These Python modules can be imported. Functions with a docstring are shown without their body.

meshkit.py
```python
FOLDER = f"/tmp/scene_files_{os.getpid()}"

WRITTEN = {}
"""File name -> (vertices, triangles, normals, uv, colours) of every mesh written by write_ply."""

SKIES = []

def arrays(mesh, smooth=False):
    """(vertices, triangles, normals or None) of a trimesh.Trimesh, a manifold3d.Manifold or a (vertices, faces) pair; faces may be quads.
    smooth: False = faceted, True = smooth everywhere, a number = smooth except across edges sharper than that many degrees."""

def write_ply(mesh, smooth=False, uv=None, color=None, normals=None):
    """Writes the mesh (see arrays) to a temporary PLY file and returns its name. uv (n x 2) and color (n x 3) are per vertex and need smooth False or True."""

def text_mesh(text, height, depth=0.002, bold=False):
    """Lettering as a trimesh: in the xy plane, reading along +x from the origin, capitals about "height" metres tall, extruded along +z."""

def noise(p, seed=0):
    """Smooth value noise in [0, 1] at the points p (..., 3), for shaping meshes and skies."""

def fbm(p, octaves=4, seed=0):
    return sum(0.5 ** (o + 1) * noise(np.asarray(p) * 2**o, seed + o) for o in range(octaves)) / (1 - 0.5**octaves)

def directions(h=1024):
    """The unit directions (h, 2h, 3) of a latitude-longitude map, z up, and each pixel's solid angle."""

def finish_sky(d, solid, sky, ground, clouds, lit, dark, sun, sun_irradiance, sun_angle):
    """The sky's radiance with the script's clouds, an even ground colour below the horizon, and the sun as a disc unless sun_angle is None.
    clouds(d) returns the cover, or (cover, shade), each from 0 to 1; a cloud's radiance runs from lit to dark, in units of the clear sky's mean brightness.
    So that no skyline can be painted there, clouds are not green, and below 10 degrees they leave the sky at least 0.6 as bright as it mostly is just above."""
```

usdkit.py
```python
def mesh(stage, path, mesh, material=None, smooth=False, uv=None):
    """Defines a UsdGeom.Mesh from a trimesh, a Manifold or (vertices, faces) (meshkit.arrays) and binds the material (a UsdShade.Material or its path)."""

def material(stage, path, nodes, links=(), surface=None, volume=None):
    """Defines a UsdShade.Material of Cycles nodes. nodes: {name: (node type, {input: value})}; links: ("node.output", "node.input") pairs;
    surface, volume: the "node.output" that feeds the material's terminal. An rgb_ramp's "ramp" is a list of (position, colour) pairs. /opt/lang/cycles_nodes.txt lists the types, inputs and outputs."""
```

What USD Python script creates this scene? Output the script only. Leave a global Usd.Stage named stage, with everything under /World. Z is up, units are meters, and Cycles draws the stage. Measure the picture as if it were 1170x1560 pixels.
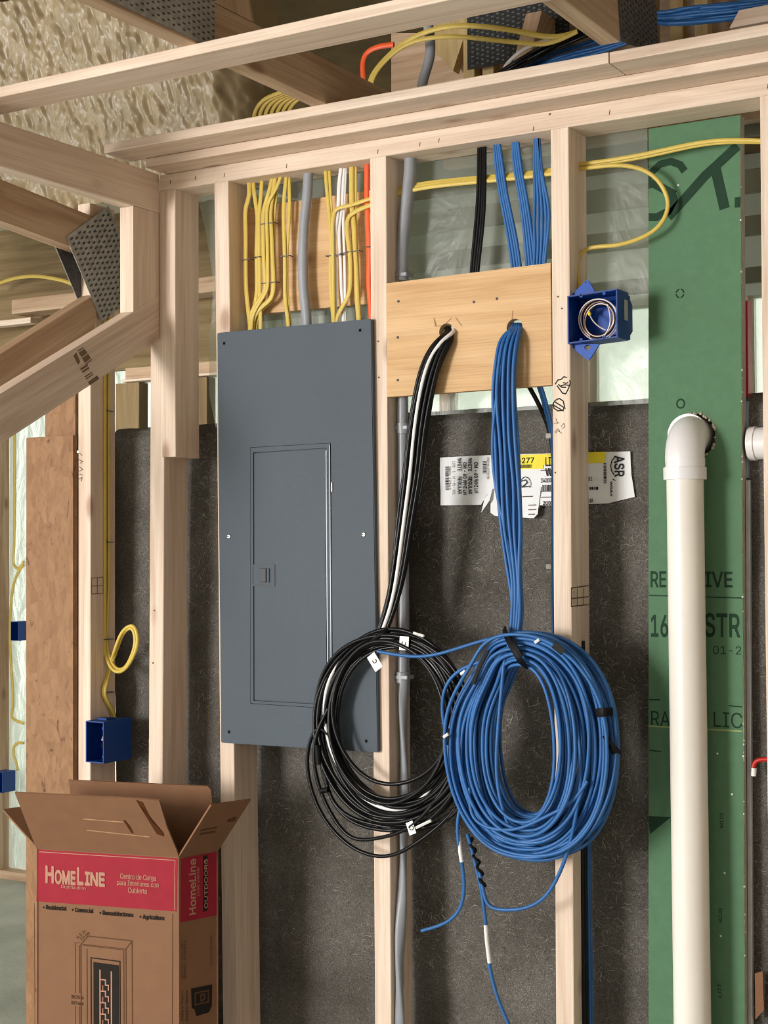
import math, random
import numpy as np, trimesh, usdkit, meshkit
from scipy.interpolate import CubicSpline
from shapely.geometry import Polygon, Point, LineString, box as sbox
from shapely import affinity
from shapely.ops import unary_union
from pxr import Usd, UsdGeom, UsdLux, UsdShade, Gf, Sdf, Vt

stage = Usd.Stage.CreateInMemory()
UsdGeom.SetStageUpAxis(stage, 'Z')
UsdGeom.Xform.Define(stage, '/World')
UsdGeom.Scope.Define(stage, '/World/Looks')

# ------------------------------------------------------------------ camera
F, YAW, PIT, ROL = 2300.0, 0.53508, 0.02368, -0.00492
C = np.array([2.02515, -2.68368, 1.56716])
_cy, _sy, _cp, _sp, _cr, _sr = math.cos(YAW), math.sin(YAW), math.cos(PIT), math.sin(PIT), math.cos(ROL), math.sin(ROL)
FW = np.array([-_sy * _cp, _cy * _cp, _sp]); _r = np.array([_cy, _sy, 0]); _u = np.cross(_r, FW)
RT = _cr * _r + _sr * _u; UP = -_sr * _r + _cr * _u
cam = UsdGeom.Camera.Define(stage, '/World/camera')
cam.CreateHorizontalApertureAttr(36.0); cam.CreateVerticalApertureAttr(48.0)
cam.CreateFocalLengthAttr(36.0 * F / 1170.0)
M = Gf.Matrix4d(*[float(v) for v in (*RT, 0, *UP, 0, *(-FW), 0, *C, 1)])
cam.AddTransformOp().Set(M)
cam.CreateClippingRangeAttr(Gf.Vec2f(0.05, 1000))
cam.CreateExposureAttr(0.43)

# ------------------------------------------------------------------ light: overcast daylight all round, and the daylight of the large window opening behind the camera, to its left
dome = UsdLux.DomeLight.Define(stage, '/World/sky')
dome.CreateColorAttr(Gf.Vec3f(0.96, 1.0, 0.95)); dome.CreateIntensityAttr(0.62)
def rect_light(name, pos, target, w, h, power, col):
    l = UsdLux.RectLight.Define(stage, '/World/' + name)
    l.CreateWidthAttr(w); l.CreateHeightAttr(h); l.CreateIntensityAttr(power); l.CreateColorAttr(Gf.Vec3f(*col))
    z = np.array(pos, float) - np.array(target, float); z /= np.linalg.norm(z)
    x = np.cross([0, 0, 1.0], z); x /= np.linalg.norm(x); y = np.cross(z, x)
    l.AddTransformOp().Set(Gf.Matrix4d(*[float(v) for v in (*x, 0, *y, 0, *z, 0, *pos, 1)]))
rect_light('window_daylight', (-1.75, -5.3, 1.7), (0.4, 0, 1.6), 1.15, 1.5, 36.0, (1.0, 0.955, 0.91))

# ------------------------------------------------------------------ where a point of the photograph lies on a plane of the room
def ray(px, py): return FW + RT * (px - 585) / F - UP * (py - 780) / F
def P(px, py, Y): d = ray(px, py); return C + d * (Y - C[1]) / d[1]
def PX(px, py, X): d = ray(px, py); return C + d * (X - C[0]) / d[0]
def PZ(px, py, Z): d = ray(px, py); return C + d * (Z - C[2]) / d[2]

# ------------------------------------------------------------------ things
used = {}
def numbered(parent, name):
    k = (parent, name); n = used.get(k, 0); used[k] = n + 1
    return parent + '/' + (name if n == 0 else '%s_%03d' % (name, n))
def define(path, mesh, m, smooth, gc, off):
    if gc is not None:
        v, f = np.asarray(mesh.vertices) - off, np.asarray(mesh.faces)
        g = usdkit.mesh(stage, path, (v, f), MATS[m], smooth=False)
        UsdGeom.PrimvarsAPI(g).CreatePrimvar('gc', Sdf.ValueTypeNames.Float3Array, 'vertex').Set(Vt.Vec3fArray.FromNumpy(np.asarray(gc, np.float32)))
    else:
        if hasattr(mesh, 'to_mesh'):
            mm = mesh.to_mesh(); mesh = trimesh.Trimesh(mm.vert_properties[:, :3], mm.tri_verts, process=False)
        mesh = mesh.copy(); mesh.apply_translation(-off)
        g = usdkit.mesh(stage, path, mesh, MATS[m], smooth=smooth)
    return g
def _gcsplit(mesh): return mesh if isinstance(mesh, tuple) else (mesh, None)
def tag(prim, label=None, cat=None, group=None, kind=None):
    for k, v in (('label', label), ('category', cat), ('group', group), ('kind', kind)):
        if v: prim.SetCustomDataByKey(k, v)
class Thing:
    """One thing: an Xform at its base whose children are its parts."""
    def __init__(s, name, label, cat, base, group=None, kind=None):
        s.path = numbered('/World', name); s.base = np.array(base, float)
        x = UsdGeom.Xform.Define(stage, s.path); x.AddTranslateOp().Set(Gf.Vec3d(*map(float, s.base)))
        tag(x.GetPrim(), label, cat, group, kind)
    def add(s, name, mesh, m, smooth=35, parent=None, label=None, kind=None):
        mesh, gc = _gcsplit(mesh)
        p = numbered(parent or s.path, name)
        g = define(p, mesh, m, smooth, gc, s.base)
        tag(g.GetPrim(), label, None, None, kind)
        return p
def single(name, label, cat, mesh, m, smooth=35, group=None, kind=None):
    """One thing that is one mesh."""
    mesh, gc = _gcsplit(mesh)
    if hasattr(mesh, 'to_mesh'):
        mm = mesh.to_mesh(); mesh = trimesh.Trimesh(mm.vert_properties[:, :3], mm.tri_verts, process=False)
    b = mesh.bounds; base = np.array([*(b[:, :2].mean(0)), b[0, 2]])
    p = numbered('/World', name)
    g = define(p, mesh, m, smooth, gc, base)
    UsdGeom.Xformable(g).AddTranslateOp().Set(Gf.Vec3d(*map(float, base)))
    tag(g.GetPrim(), label, cat, group, kind)
    return p

# ------------------------------------------------------------------ shapes
rng = np.random.default_rng(7)
def cat_(ms): return trimesh.util.concatenate(ms)
def bx(x0, x1, y0, y1, z0, z1):
    m = trimesh.creation.box([abs(x1 - x0), abs(y1 - y0), abs(z1 - z0)]); m.apply_translation([(x0 + x1) / 2, (y0 + y1) / 2, (z0 + z1) / 2]); return m
def frame_box(o, ex, ey, ez):
    """A box from corner o along three vectors."""
    o, ex, ey, ez = (np.asarray(v, float) for v in (o, ex, ey, ez))
    v = np.array([o + a * ex + b * ey + c * ez for a in (0, 1) for b in (0, 1) for c in (0, 1)])
    f = [[0, 1, 3], [0, 3, 2], [4, 6, 7], [4, 7, 5], [0, 4, 5], [0, 5, 1], [2, 3, 7], [2, 7, 6], [0, 2, 6], [0, 6, 4], [1, 5, 7], [1, 7, 3]]
    m = trimesh.Trimesh(v, f, process=False)
    if np.dot(np.cross(ex, ey), ez) < 0: m.invert()
    return m
def lumber(a, b, w, t, ease=0.0022, segs=10, warp=0.0007):
    """A length of sawn timber from a to b (middle of the section), w and t the full section vectors; eased edges. Gives (mesh, grain coordinates)."""
    a, b, w, t = (np.asarray(v, float) for v in (a, b, w, t))
    W, T_ = np.linalg.norm(w), np.linalg.norm(t); wh, th = w / W, t / T_
    L = np.linalg.norm(b - a); ax = (b - a) / L
    e = min(ease, T_ / 4)
    sec = []
    for sx, sy in ((1, 1), (-1, 1), (-1, -1), (1, -1)):
        cx, cy = sx * (W / 2 - e), sy * (T_ / 2 - e)
        a0 = math.atan2(sy, sx) - math.pi / 4
        for k in range(3):
            q = a0 + k * math.pi / 4; sec.append((cx + e * math.cos(q), cy + e * math.sin(q)))
    sec = np.array(sec); n = len(sec)
    us = np.linspace(0, L, segs + 1)
    pts, gcs = [], []
    ph = rng.uniform(0, 6, 4)
    off = rng.uniform(-40, 40, 3)
    for u in us:
        dw = warp * math.sin(u * 2.1 + ph[0]); dt = warp * math.sin(u * 1.7 + ph[1])
        if u in (us[0], us[-1]): dw = dt = 0
        for s_ in sec:
            pts.append(a + ax * u + wh * (s_[0] + dw) + th * (s_[1] + dt)); gcs.append((u, s_[0], s_[1]))
    f = []
    for i in range(segs):
        for j in range(n):
            p, q = i * n + j, i * n + (j + 1) % n
            f += [[p, p + n, q + n], [p, q + n, q]]
    # caps get vertices of their own
    m0 = len(pts)
    for base, flip in ((0, 1), (segs * n, 0)):
        k = len(pts); pts += [pts[base + j] for j in range(n)]; gcs += [gcs[base + j] for j in range(n)]
        for j in range(1, n - 1): f.append([k, k + j, k + j + 1] if flip else [k, k + j + 1, k + j])
    m = trimesh.Trimesh(np.array(pts), np.array(f), process=False)
    if m.volume < 0: m.invert()
    return m, np.array(gcs) + off
def with_gc(mesh, ax=0, off=None):
    """Grain coordinates for any mesh: grain along world axis ax."""
    v = np.asarray(mesh.vertices); o = [ax] + [i for i in range(3) if i != ax]
    return mesh, v[:, o] + (rng.uniform(-40, 40, 3) if off is None else off)
def spline(pts, n=None, closed=False):
    pts = np.asarray(pts, float)
    if closed: pts = np.vstack([pts, pts[:1]])
    d = np.r_[0, np.cumsum(np.linalg.norm(np.diff(pts, axis=0), axis=1) ** 0.6)]
    if n is None: n = max(12, int(np.linalg.norm(np.diff(pts, axis=0), axis=1).sum() / 0.009))
    return CubicSpline(d, pts, bc_type='periodic' if closed else 'natural')(np.linspace(0, d[-1], n))
def tube(pts, r, sides=8, hint=None, flat=1.0, closed=False):
    """A round (or, with flat < 1 and a normal hint, flattened) cable along pts; r one radius or one per point."""
    p = np.asarray(pts, float)
    if closed:
        t = np.roll(p, -1, 0) - np.roll(p, 1, 0)
    else: t = np.gradient(p, axis=0)
    t /= np.linalg.norm(t, axis=1, keepdims=True) + 1e-12
    n = np.zeros_like(p)
    if hint is not None:
        h = np.broadcast_to(np.asarray(hint, float), p.shape)
        n = h - (h * t).sum(1, keepdims=True) * t; n /= np.linalg.norm(n, axis=1, keepdims=True) + 1e-9
    else:
        a = np.array([0, 1.0, 0]) if abs(t[0][1]) < 0.9 else np.array([1.0, 0, 0])
        cur = a - a.dot(t[0]) * t[0]
        for i in range(len(p)):
            cur = cur - cur.dot(t[i]) * t[i]; cur /= np.linalg.norm(cur) + 1e-12; n[i] = cur
    b = np.cross(t, n)
    R = np.broadcast_to(np.asarray(r, float), (len(p),))[:, None, None]
    q = np.arange(sides) * 2 * np.pi / sides + np.pi / sides
    ring = p[:, None] + R * (np.cos(q)[None, :, None] * b[:, None] + flat * np.sin(q)[None, :, None] * n[:, None])
    v = ring.reshape(-1, 3); N = len(p)
    f = []
    for i in range(N if closed else N - 1):
        i2 = (i + 1) % N
        for j in range(sides):
            A, B, Cc, D = i * sides + j, i * sides + (j + 1) % sides, i2 * sides + (j + 1) % sides, i2 * sides + j
            f += [[A, B, Cc], [A, Cc, D]]
    if not closed:
        k = len(v); v = np.vstack([v, p[0], p[-1]])
        for j in range(sides):
            f += [[k, (j + 1) % sides, j], [k + 1, (N - 1) * sides + j, (N - 1) * sides + (j + 1) % sides]]
    m = trimesh.Trimesh(v, np.array(f), process=False)
    if m.volume < 0: m.invert()
    return m
def prism(poly, o, ex, ey, depth):
    """A shapely polygon (metres) on the plane o + x ex + y ey, extruded by depth along ex x ey."""
    ex, ey = np.asarray(ex, float), np.asarray(ey, float); nz = np.cross(ex, ey)
    ms = []
    for g in getattr(poly, 'geoms', [poly]):
        if g.is_empty or g.area < 1e-9: continue
        m = trimesh.creation.extrude_polygon(g, abs(depth), engine='earcut')
        if depth < 0: m.apply_translation([0, 0, -abs(depth)])
        T = np.eye(4); T[:3, 0], T[:3, 1], T[:3, 2], T[:3, 3] = ex, ey, nz, o
        m.apply_transform(T); ms.append(m)
    return cat_(ms)
def text_on(text, o, ex, ey, height, width=None, bold=False, depth=0.0006):
    """Printed lettering on the plane at o; width squeezes it to a length."""
    m = meshkit.text_mesh(text, 1.0, 1.0, bold)
    w = m.bounds[1, 0]
    sx = (width / w) if width else height
    ex, ey = np.asarray(ex, float), np.asarray(ey, float); nz = np.cross(ex, ey)
    T = np.eye(4); T[:3, 0], T[:3, 1], T[:3, 2], T[:3, 3] = ex * sx, ey * height, nz * depth, o
    m.apply_transform(T); return m
def strokes(lines, width, clip=None, cap=1):
    u = unary_union([LineString(l).buffer(w_ if np.ndim(width) else width / 2, cap_style=cap) for l, w_ in zip(lines, width if np.ndim(width) else [width / 2] * len(lines))])
    return u.intersection(clip) if clip is not None else u
def lathe(profile, o, axis, n=32):
    m = trimesh.creation.revolve(np.asarray(profile, float), sections=n)
    axis = np.asarray(axis, float); axis /= np.linalg.norm(axis)
    T = trimesh.geometry.align_vectors([0, 0, 1], axis); T[:3, 3] = o
    m.apply_transform(T)
    if m.volume < 0: m.invert()
    return m
def rbox(x0, x1, y0, y1, z0, z1, r=0.003):
    """A box with bevelled edges."""
    import manifold3d as mf
    pts = []
    for x in (x0, x1):
        for y in (y0, y1):
            for z in (z0, z1):
                sx, sy, sz = (1 if v == lo else -1 for v, lo in ((x, x0), (y, y0), (z, z0)))
                pts += [(x + sx * r, y + sy * r, z), (x + sx * r, y, z + sz * r), (x, y + sy * r, z + sz * r)]
    return trimesh.convex.convex_hull(np.array(pts))

# ------------------------------------------------------------------ materials
MATS = {}
def mat(name, nodes, links, surface='p.BSDF', volume=None):
    MATS[name] = usdkit.material(stage, '/World/Looks/' + name, nodes, links, surface=surface, volume=volume)
def srgb(r, g, b):
    return tuple(((c / 255) / 12.92 if c / 255 <= 0.04045 else (((c / 255) + 0.055) / 1.055) ** 2.4) for c in (r, g, b))
def plain(name, col, rough=0.5, spec=0.5, metal=0.0, var=0.08, scale=30.0, bump=0.0, bscale=200.0):
    d = tuple(c * (1 - var) for c in col); l = tuple(min(1, c * (1 + var)) for c in col)
    nodes = {'tc': ('texture_coordinate', {}), 'n': ('noise_texture', {'scale': scale, 'detail': 4.0}), 'r': ('rgb_ramp', {'ramp': [(0.3, d), (0.7, l)]}),
             'p': ('principled_bsdf', {'roughness': rough, 'specular_ior_level': spec, 'metallic': metal})}
    links = [('tc.object', 'n.vector'), ('n.fac', 'r.fac'), ('r.color', 'p.base_color')]
    if bump:
        nodes['bn'] = ('noise_texture', {'scale': bscale, 'detail': 3.0}); nodes['b'] = ('bump', {'strength': 1.0, 'distance': bump})
        links += [('tc.object', 'bn.vector'), ('bn.fac', 'b.height'), ('b.normal', 'p.normal')]
    mat(name, nodes, links)
def wood(name, light, mid, dark, knot, grain=1.0, rough=0.62, knots=True):
    nodes = {'a': ('attribute', {'attribute': 'gc'}),
             'm1': ('mapping', {'scale': (1.6, 26 * grain, 26 * grain)}), 'n1': ('noise_texture', {'scale': 1.0, 'detail': 3.0, 'distortion': 1.2}),
             'm2': ('mapping', {'scale': (6.0, 320.0, 320.0)}), 'n2': ('noise_texture', {'scale': 1.0, 'detail': 2.0}),
             'n3': ('noise_texture', {'scale': 0.35, 'detail': 1.0}),
             'r1': ('rgb_ramp', {'ramp': [(0.30, dark), (0.48, mid), (0.70, light)]}),
             'r2': ('rgb_ramp', {'ramp': [(0.25, (0.86, 0.84, 0.82)), (0.6, (1.03, 1.03, 1.03))]}),
             'r3': ('rgb_ramp', {'ramp': [(0.3, (0.90, 0.86, 0.83)), (0.7, (1.05, 1.04, 1.03))]}),
             'x1': ('mix', {'mix_type': 'multiply', 'fac': 1.0}), 'x2': ('mix', {'mix_type': 'multiply', 'fac': 1.0}), 'x3': ('mix', {'mix_type': 'mix', 'color2': knot}),
             'm4': ('mapping', {'scale': (4.2, 9.0, 9.0)}), 'v': ('voronoi_texture', {'scale': 1.0, 'randomness': 1.0}),
             'r4': ('rgb_ramp', {'ramp': [(0.0, (0.75, 0.75, 0.75)), (0.08, (0.6, 0.6, 0.6)), (0.125, (0.22, 0.22, 0.22)), (0.17, (0, 0, 0))]}),
             'b': ('bump', {'strength': 0.35, 'distance': 0.0006}),
             'p': ('principled_bsdf', {'roughness': rough, 'specular_ior_level': 0.25})}
    links = [('a.vector', 'm1.vector'), ('m1.vector', 'n1.vector'), ('a.vector', 'm2.vector'), ('m2.vector', 'n2.vector'), ('a.vector', 'n3.vector'),
             ('n1.fac', 'r1.fac'), ('n2.fac', 'r2.fac'), ('n3.fac', 'r3.fac'), ('r1.color', 'x1.color1'), ('r2.color', 'x1.color2'), ('x1.color', 'x2.color1'), ('r3.color', 'x2.color2'),
             ('n2.fac', 'b.height'), ('b.normal', 'p.normal')]
    if knots:
        links += [('a.vector', 'm4.vector'), ('m4.vector', 'v.vector'), ('v.distance', 'r4.fac'), ('r4.color', 'x3.fac'), ('x2.color', 'x3.color1'), ('x3.color', 'p.base_color')]
    else:
        for k in ('m4', 'v', 'r4', 'x3'): nodes.pop(k)
        links += [('x2.color', 'p.base_color')]
    mat(name, nodes, links)
wood('pine', (0.82, 0.695, 0.59), (0.75, 0.615, 0.51), (0.65, 0.50, 0.40), (0.30, 0.16, 0.10))
wood('pine_shaded', (0.62, 0.47, 0.34), (0.52, 0.37, 0.25), (0.40, 0.26, 0.165), (0.20, 0.11, 0.06))  # browner copy of pine, the shade on dim timbers put into its colour
wood('fir_plywood', (0.74, 0.51, 0.29), (0.66, 0.43, 0.225), (0.57, 0.35, 0.17), (0.25, 0.12, 0.06), grain=0.8)
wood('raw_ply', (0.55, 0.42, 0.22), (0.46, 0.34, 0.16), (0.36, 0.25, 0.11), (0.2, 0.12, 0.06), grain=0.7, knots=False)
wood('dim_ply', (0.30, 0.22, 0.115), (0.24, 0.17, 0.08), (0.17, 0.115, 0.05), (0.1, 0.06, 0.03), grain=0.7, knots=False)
def osb_mat():
    nodes = {'tc': ('texture_coordinate', {}), 'mp': ('mapping', {'scale': (1.0, 1.0, 0.45)}),
             'v': ('voronoi_texture', {'scale': 52.0, 'randomness': 1.0}), 'v2': ('voronoi_texture', {'scale': 75.0}), 'n': ('noise_texture', {'scale': 34.0, 'detail': 6.0, 'distortion': 3.0}),
             'bw': ('rgb_to_bw', {}), 'r': ('rgb_ramp', {'ramp': [(0.0, (0.23, 0.115, 0.052)), (0.45, (0.27, 0.14, 0.066)), (0.8, (0.31, 0.168, 0.082)), (1.0, (0.245, 0.12, 0.054))]}),
             'r2': ('rgb_ramp', {'ramp': [(0.27, (0.35, 0.27, 0.22)), (0.36, (0.88, 0.86, 0.84)), (0.7, (1.08, 1.08, 1.08))]}), 'x': ('mix', {'mix_type': 'multiply', 'fac': 1.0}),
             'b': ('bump', {'strength': 0.5, 'distance': 0.001}), 'p': ('principled_bsdf', {'roughness': 0.6, 'specular_ior_level': 0.3})}
    mat('osb', nodes, [('tc.object', 'mp.vector'), ('mp.vector', 'v.vector'), ('mp.vector', 'v2.vector'), ('mp.vector', 'n.vector'), ('v.color', 'bw.color'), ('bw.val', 'r.fac'), ('n.fac', 'r2.fac'),
                       ('r.color', 'x.color1'), ('r2.color', 'x.color2'), ('x.color', 'p.base_color'), ('n.fac', 'b.height'), ('b.normal', 'p.normal')])
osb_mat()
def blanket_mat():
    nodes = {'tc': ('texture_coordinate', {}), 'n': ('noise_texture', {'scale': 260.0, 'detail': 5.0, 'distortion': 3.0}), 'n2': ('noise_texture', {'scale': 9.0, 'detail': 4.0}),
             'r': ('rgb_ramp', {'ramp': [(0.30, (0.052, 0.048, 0.044)), (0.46, (0.090, 0.084, 0.077)), (0.60, (0.17, 0.158, 0.144)), (0.74, (0.40, 0.375, 0.34))]}),
             'r2': ('rgb_ramp', {'ramp': [(0.3, (0.72, 0.70, 0.68)), (0.7, (1.2, 1.2, 1.2))]}), 'x': ('mix', {'mix_type': 'multiply', 'fac': 1.0}),
             'b': ('bump', {'strength': 0.6, 'distance': 0.0015}), 'p': ('principled_bsdf', {'roughness': 0.9, 'specular_ior_level': 0.1})}
    mat('fibre_blanket', nodes, [('tc.object', 'n.vector'), ('tc.object', 'n2.vector'), ('n.fac', 'r.fac'), ('n2.fac', 'r2.fac'), ('r.color', 'x.color1'), ('r2.color', 'x.color2'), ('x.color', 'p.base_color'), ('n.fac', 'b.height'), ('b.normal', 'p.normal')])
blanket_mat()
plain('stamp_ink', (0.20, 0.135, 0.09), 0.8, 0.1)
plain('fibre', (0.47, 0.445, 0.405), 0.8, 0.2)
plain('panel_grey', srgb(78, 87, 97), 0.62, 0.25, var=0.03, scale=6, bump=0.00015, bscale=700)
plain('panel_dark', srgb(52, 58, 64), 0.5, 0.4)
plain('panel_edge_glint', srgb(196, 204, 216), 0.3, 0.5)  # pale colour paints the window glint along the panel lips
plain('zinc', (0.62, 0.62, 0.60), 0.32, 0.5, metal=0.9, var=0.15, scale=60)
plain('zinc_dull', (0.38, 0.37, 0.355), 0.6, 0.5, metal=0.15, var=0.25, scale=50)
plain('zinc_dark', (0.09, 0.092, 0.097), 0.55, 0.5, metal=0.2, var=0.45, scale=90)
plain('yellow_cable', srgb(206, 180, 86), 0.42, 0.4, var=0.06)
plain('white_cable', srgb(228, 226, 226), 0.4, 0.4)
plain('orange_cable', srgb(236, 92, 40), 0.42, 0.4)
plain('black_cable', (0.006, 0.006, 0.007), 0.28, 0.22)
plain('blue_cable', srgb(44, 100, 164), 0.45, 0.4, var=0.10, scale=14)
plain('grey_cable', srgb(146, 150, 158), 0.36, 0.5, var=0.06)
plain('tape_black', (0.005, 0.005, 0.006), 0.5, 0.12)
plain('marker_white', srgb(235, 235, 232), 0.5, 0.4)
plain('ink', (0.012, 0.012, 0.014), 0.6, 0.2)
plain('ink_soft', (0.13, 0.09, 0.06), 0.7, 0.2)
plain('box_blue', srgb(10, 74, 172), 0.45, 0.3, var=0.08)
plain('box_blue_dark', srgb(8, 58, 134), 0.45, 0.3, var=0.08)
plain('green_board', srgb(88, 124, 95), 0.75, 0.2, var=0.05, scale=60, bump=0.0002, bscale=900)
plain('board_print', srgb(38, 62, 48), 0.8, 0.15)
plain('board_print_light', srgb(150, 165, 110), 0.8, 0.15)
plain('gypsum', srgb(178, 168, 152), 0.9, 0.1, var=0.15, scale=90)
plain('grey_paper', srgb(170, 172, 172), 0.8, 0.2, var=0.08, scale=50)
plain('bluegrey_plastic', srgb(150, 172, 190), 0.4, 0.4)
plain('red_plastic', srgb(190, 34, 30), 0.4, 0.4)
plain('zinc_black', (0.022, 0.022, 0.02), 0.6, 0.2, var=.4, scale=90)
plain('pvc', srgb(238, 232, 224), 0.34, 0.45, var=0.025, scale=8)
plain('pvc_fitting', srgb(232, 230, 232), 0.3, 0.45, var=0.03, scale=12)
plain('label_paper', srgb(232, 234, 238), 0.6, 0.3, var=0.03)
plain('label_yellow', srgb(240, 222, 60), 0.6, 0.3)
plain('foam', srgb(148, 131, 102), 0.4, 0.55, var=0.14, scale=10)
plain('concrete', srgb(176, 178, 168), 0.85, 0.2, var=0.16, scale=4, bump=0.001, bscale=60)
plain('concrete_dark', srgb(120, 118, 112), 0.9, 0.2, var=0.2, scale=12)
plain('deck', srgb(120, 96, 62), 0.8, 0.2, var=0.2, scale=8)
plain('white_insulation', srgb(225, 232, 220), 0.8, 0.2, var=0.08, scale=14)
plain('drywall', srgb(176, 168, 156), 0.85, 0.2)
plain('cardboard', srgb(130, 95, 71), 0.8, 0.2, var=0.05, scale=25, bump=0.0002, bscale=250)
plain('cardboard_edge', srgb(172, 134, 102), 0.85, 0.2, var=0.15, scale=200)
plain('cardboard_torn', srgb(84, 50, 28), 0.95, 0.1, var=0.3, scale=200)
plain('print_red', srgb(150, 30, 48), 0.7, 0.25, var=0.07, scale=40)
plain('print_pale', srgb(176, 132, 112), 0.75, 0.2)
plain('print_black', srgb(34, 28, 24), 0.75, 0.2)
plain('print_brown', srgb(92, 62, 42), 0.8, 0.2)
plain('slat_wood', srgb(128, 128, 108), 0.8, 0.2, var=0.1, scale=8)
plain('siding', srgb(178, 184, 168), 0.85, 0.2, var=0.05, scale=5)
plain('wire_white', srgb(232, 214, 210), 0.4, 0.4)
plain('copper', (0.8, 0.5, 0.3), 0.3, 0.5, metal=0.8)
def poly_mat(name, clear, tint):
    nodes = {'t': ('transparent_bsdf', {'color': (0.95, 0.98, 0.94)}), 'd': ('diffuse_bsdf', {'color': tint}), 'tr': ('translucent_bsdf', {'color': tint}), 'g': ('glossy_bsdf', {'color': (0.8, 0.8, 0.8), 'roughness': 0.3}),
             'm1': ('mix_closure', {'fac': 0.55}), 'm2': ('mix_closure', {'fac': clear}), 'm3': ('mix_closure', {}), 'fr': ('fresnel', {'IOR': 1.45}),
             'tc': ('texture_coordinate', {}), 'mp': ('mapping', {'scale': (6.0, 6.0, 2.5)}), 'n': ('noise_texture', {'scale': 2.0, 'detail': 4.0, 'distortion': 1.0}), 'b': ('bump', {'strength': 1.0, 'distance': 0.006})}
    mat(name, nodes, [('d.BSDF', 'm1.closure1'), ('tr.BSDF', 'm1.closure2'), ('m1.closure', 'm2.closure1'), ('t.BSDF', 'm2.closure2'), ('m2.closure', 'm3.closure1'), ('g.BSDF', 'm3.closure2'), ('fr.fac', 'm3.fac'),
                      ('tc.object', 'mp.vector'), ('mp.vector', 'n.vector'), ('n.fac', 'b.height'), ('b.normal', 'g.normal'), ('b.normal', 'fr.normal')], surface='m3.closure')
poly_mat('poly_sheet', 0.62, (0.52, 0.58, 0.51))
poly_mat('far_poly', 0.45, (0.90, 0.95, 0.86))

# ------------------------------------------------------------------ the setting
ZB, ZT, Z1, Z2 = 2.38, 2.418, 2.438, 2.4385
SD = 0.0875
single('floor', 'rough grey concrete floor slab of the unfinished basement', 'floor', bx(-9, 6, -7, 7, -0.12, 0.0), 'concrete', False, kind='structure')
single('ceiling', 'subfloor deck high above the ceiling joists', 'ceiling', bx(-9, 6, -4.2, 3.6, 2.98, 3.02), 'deck', False, kind='structure')
xl = P(186, 900, 0.27)[0]
single('wall_back', 'concrete foundation wall behind the dark insulation blanket', 'wall', bx(xl, 3.2, 0.25, 0.45, 0, 1.82), 'concrete_dark', False, kind='structure')
single('added_wall_right', 'unseen board wall added on the right to block sky light', 'wall', bx(3.2, 3.32, -6, 3.5, 0, 2.98), 'drywall', False, kind='structure')  # out of view, added to keep sky light off from the right
single('added_wall_front', 'unseen board wall added behind the viewer to cut ambient light', 'wall', bx(-1.4, 3.32, -6.12, -6, 0, 2.98), 'drywall', False, kind='structure')  # out of view, added to darken the ambient light

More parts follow.
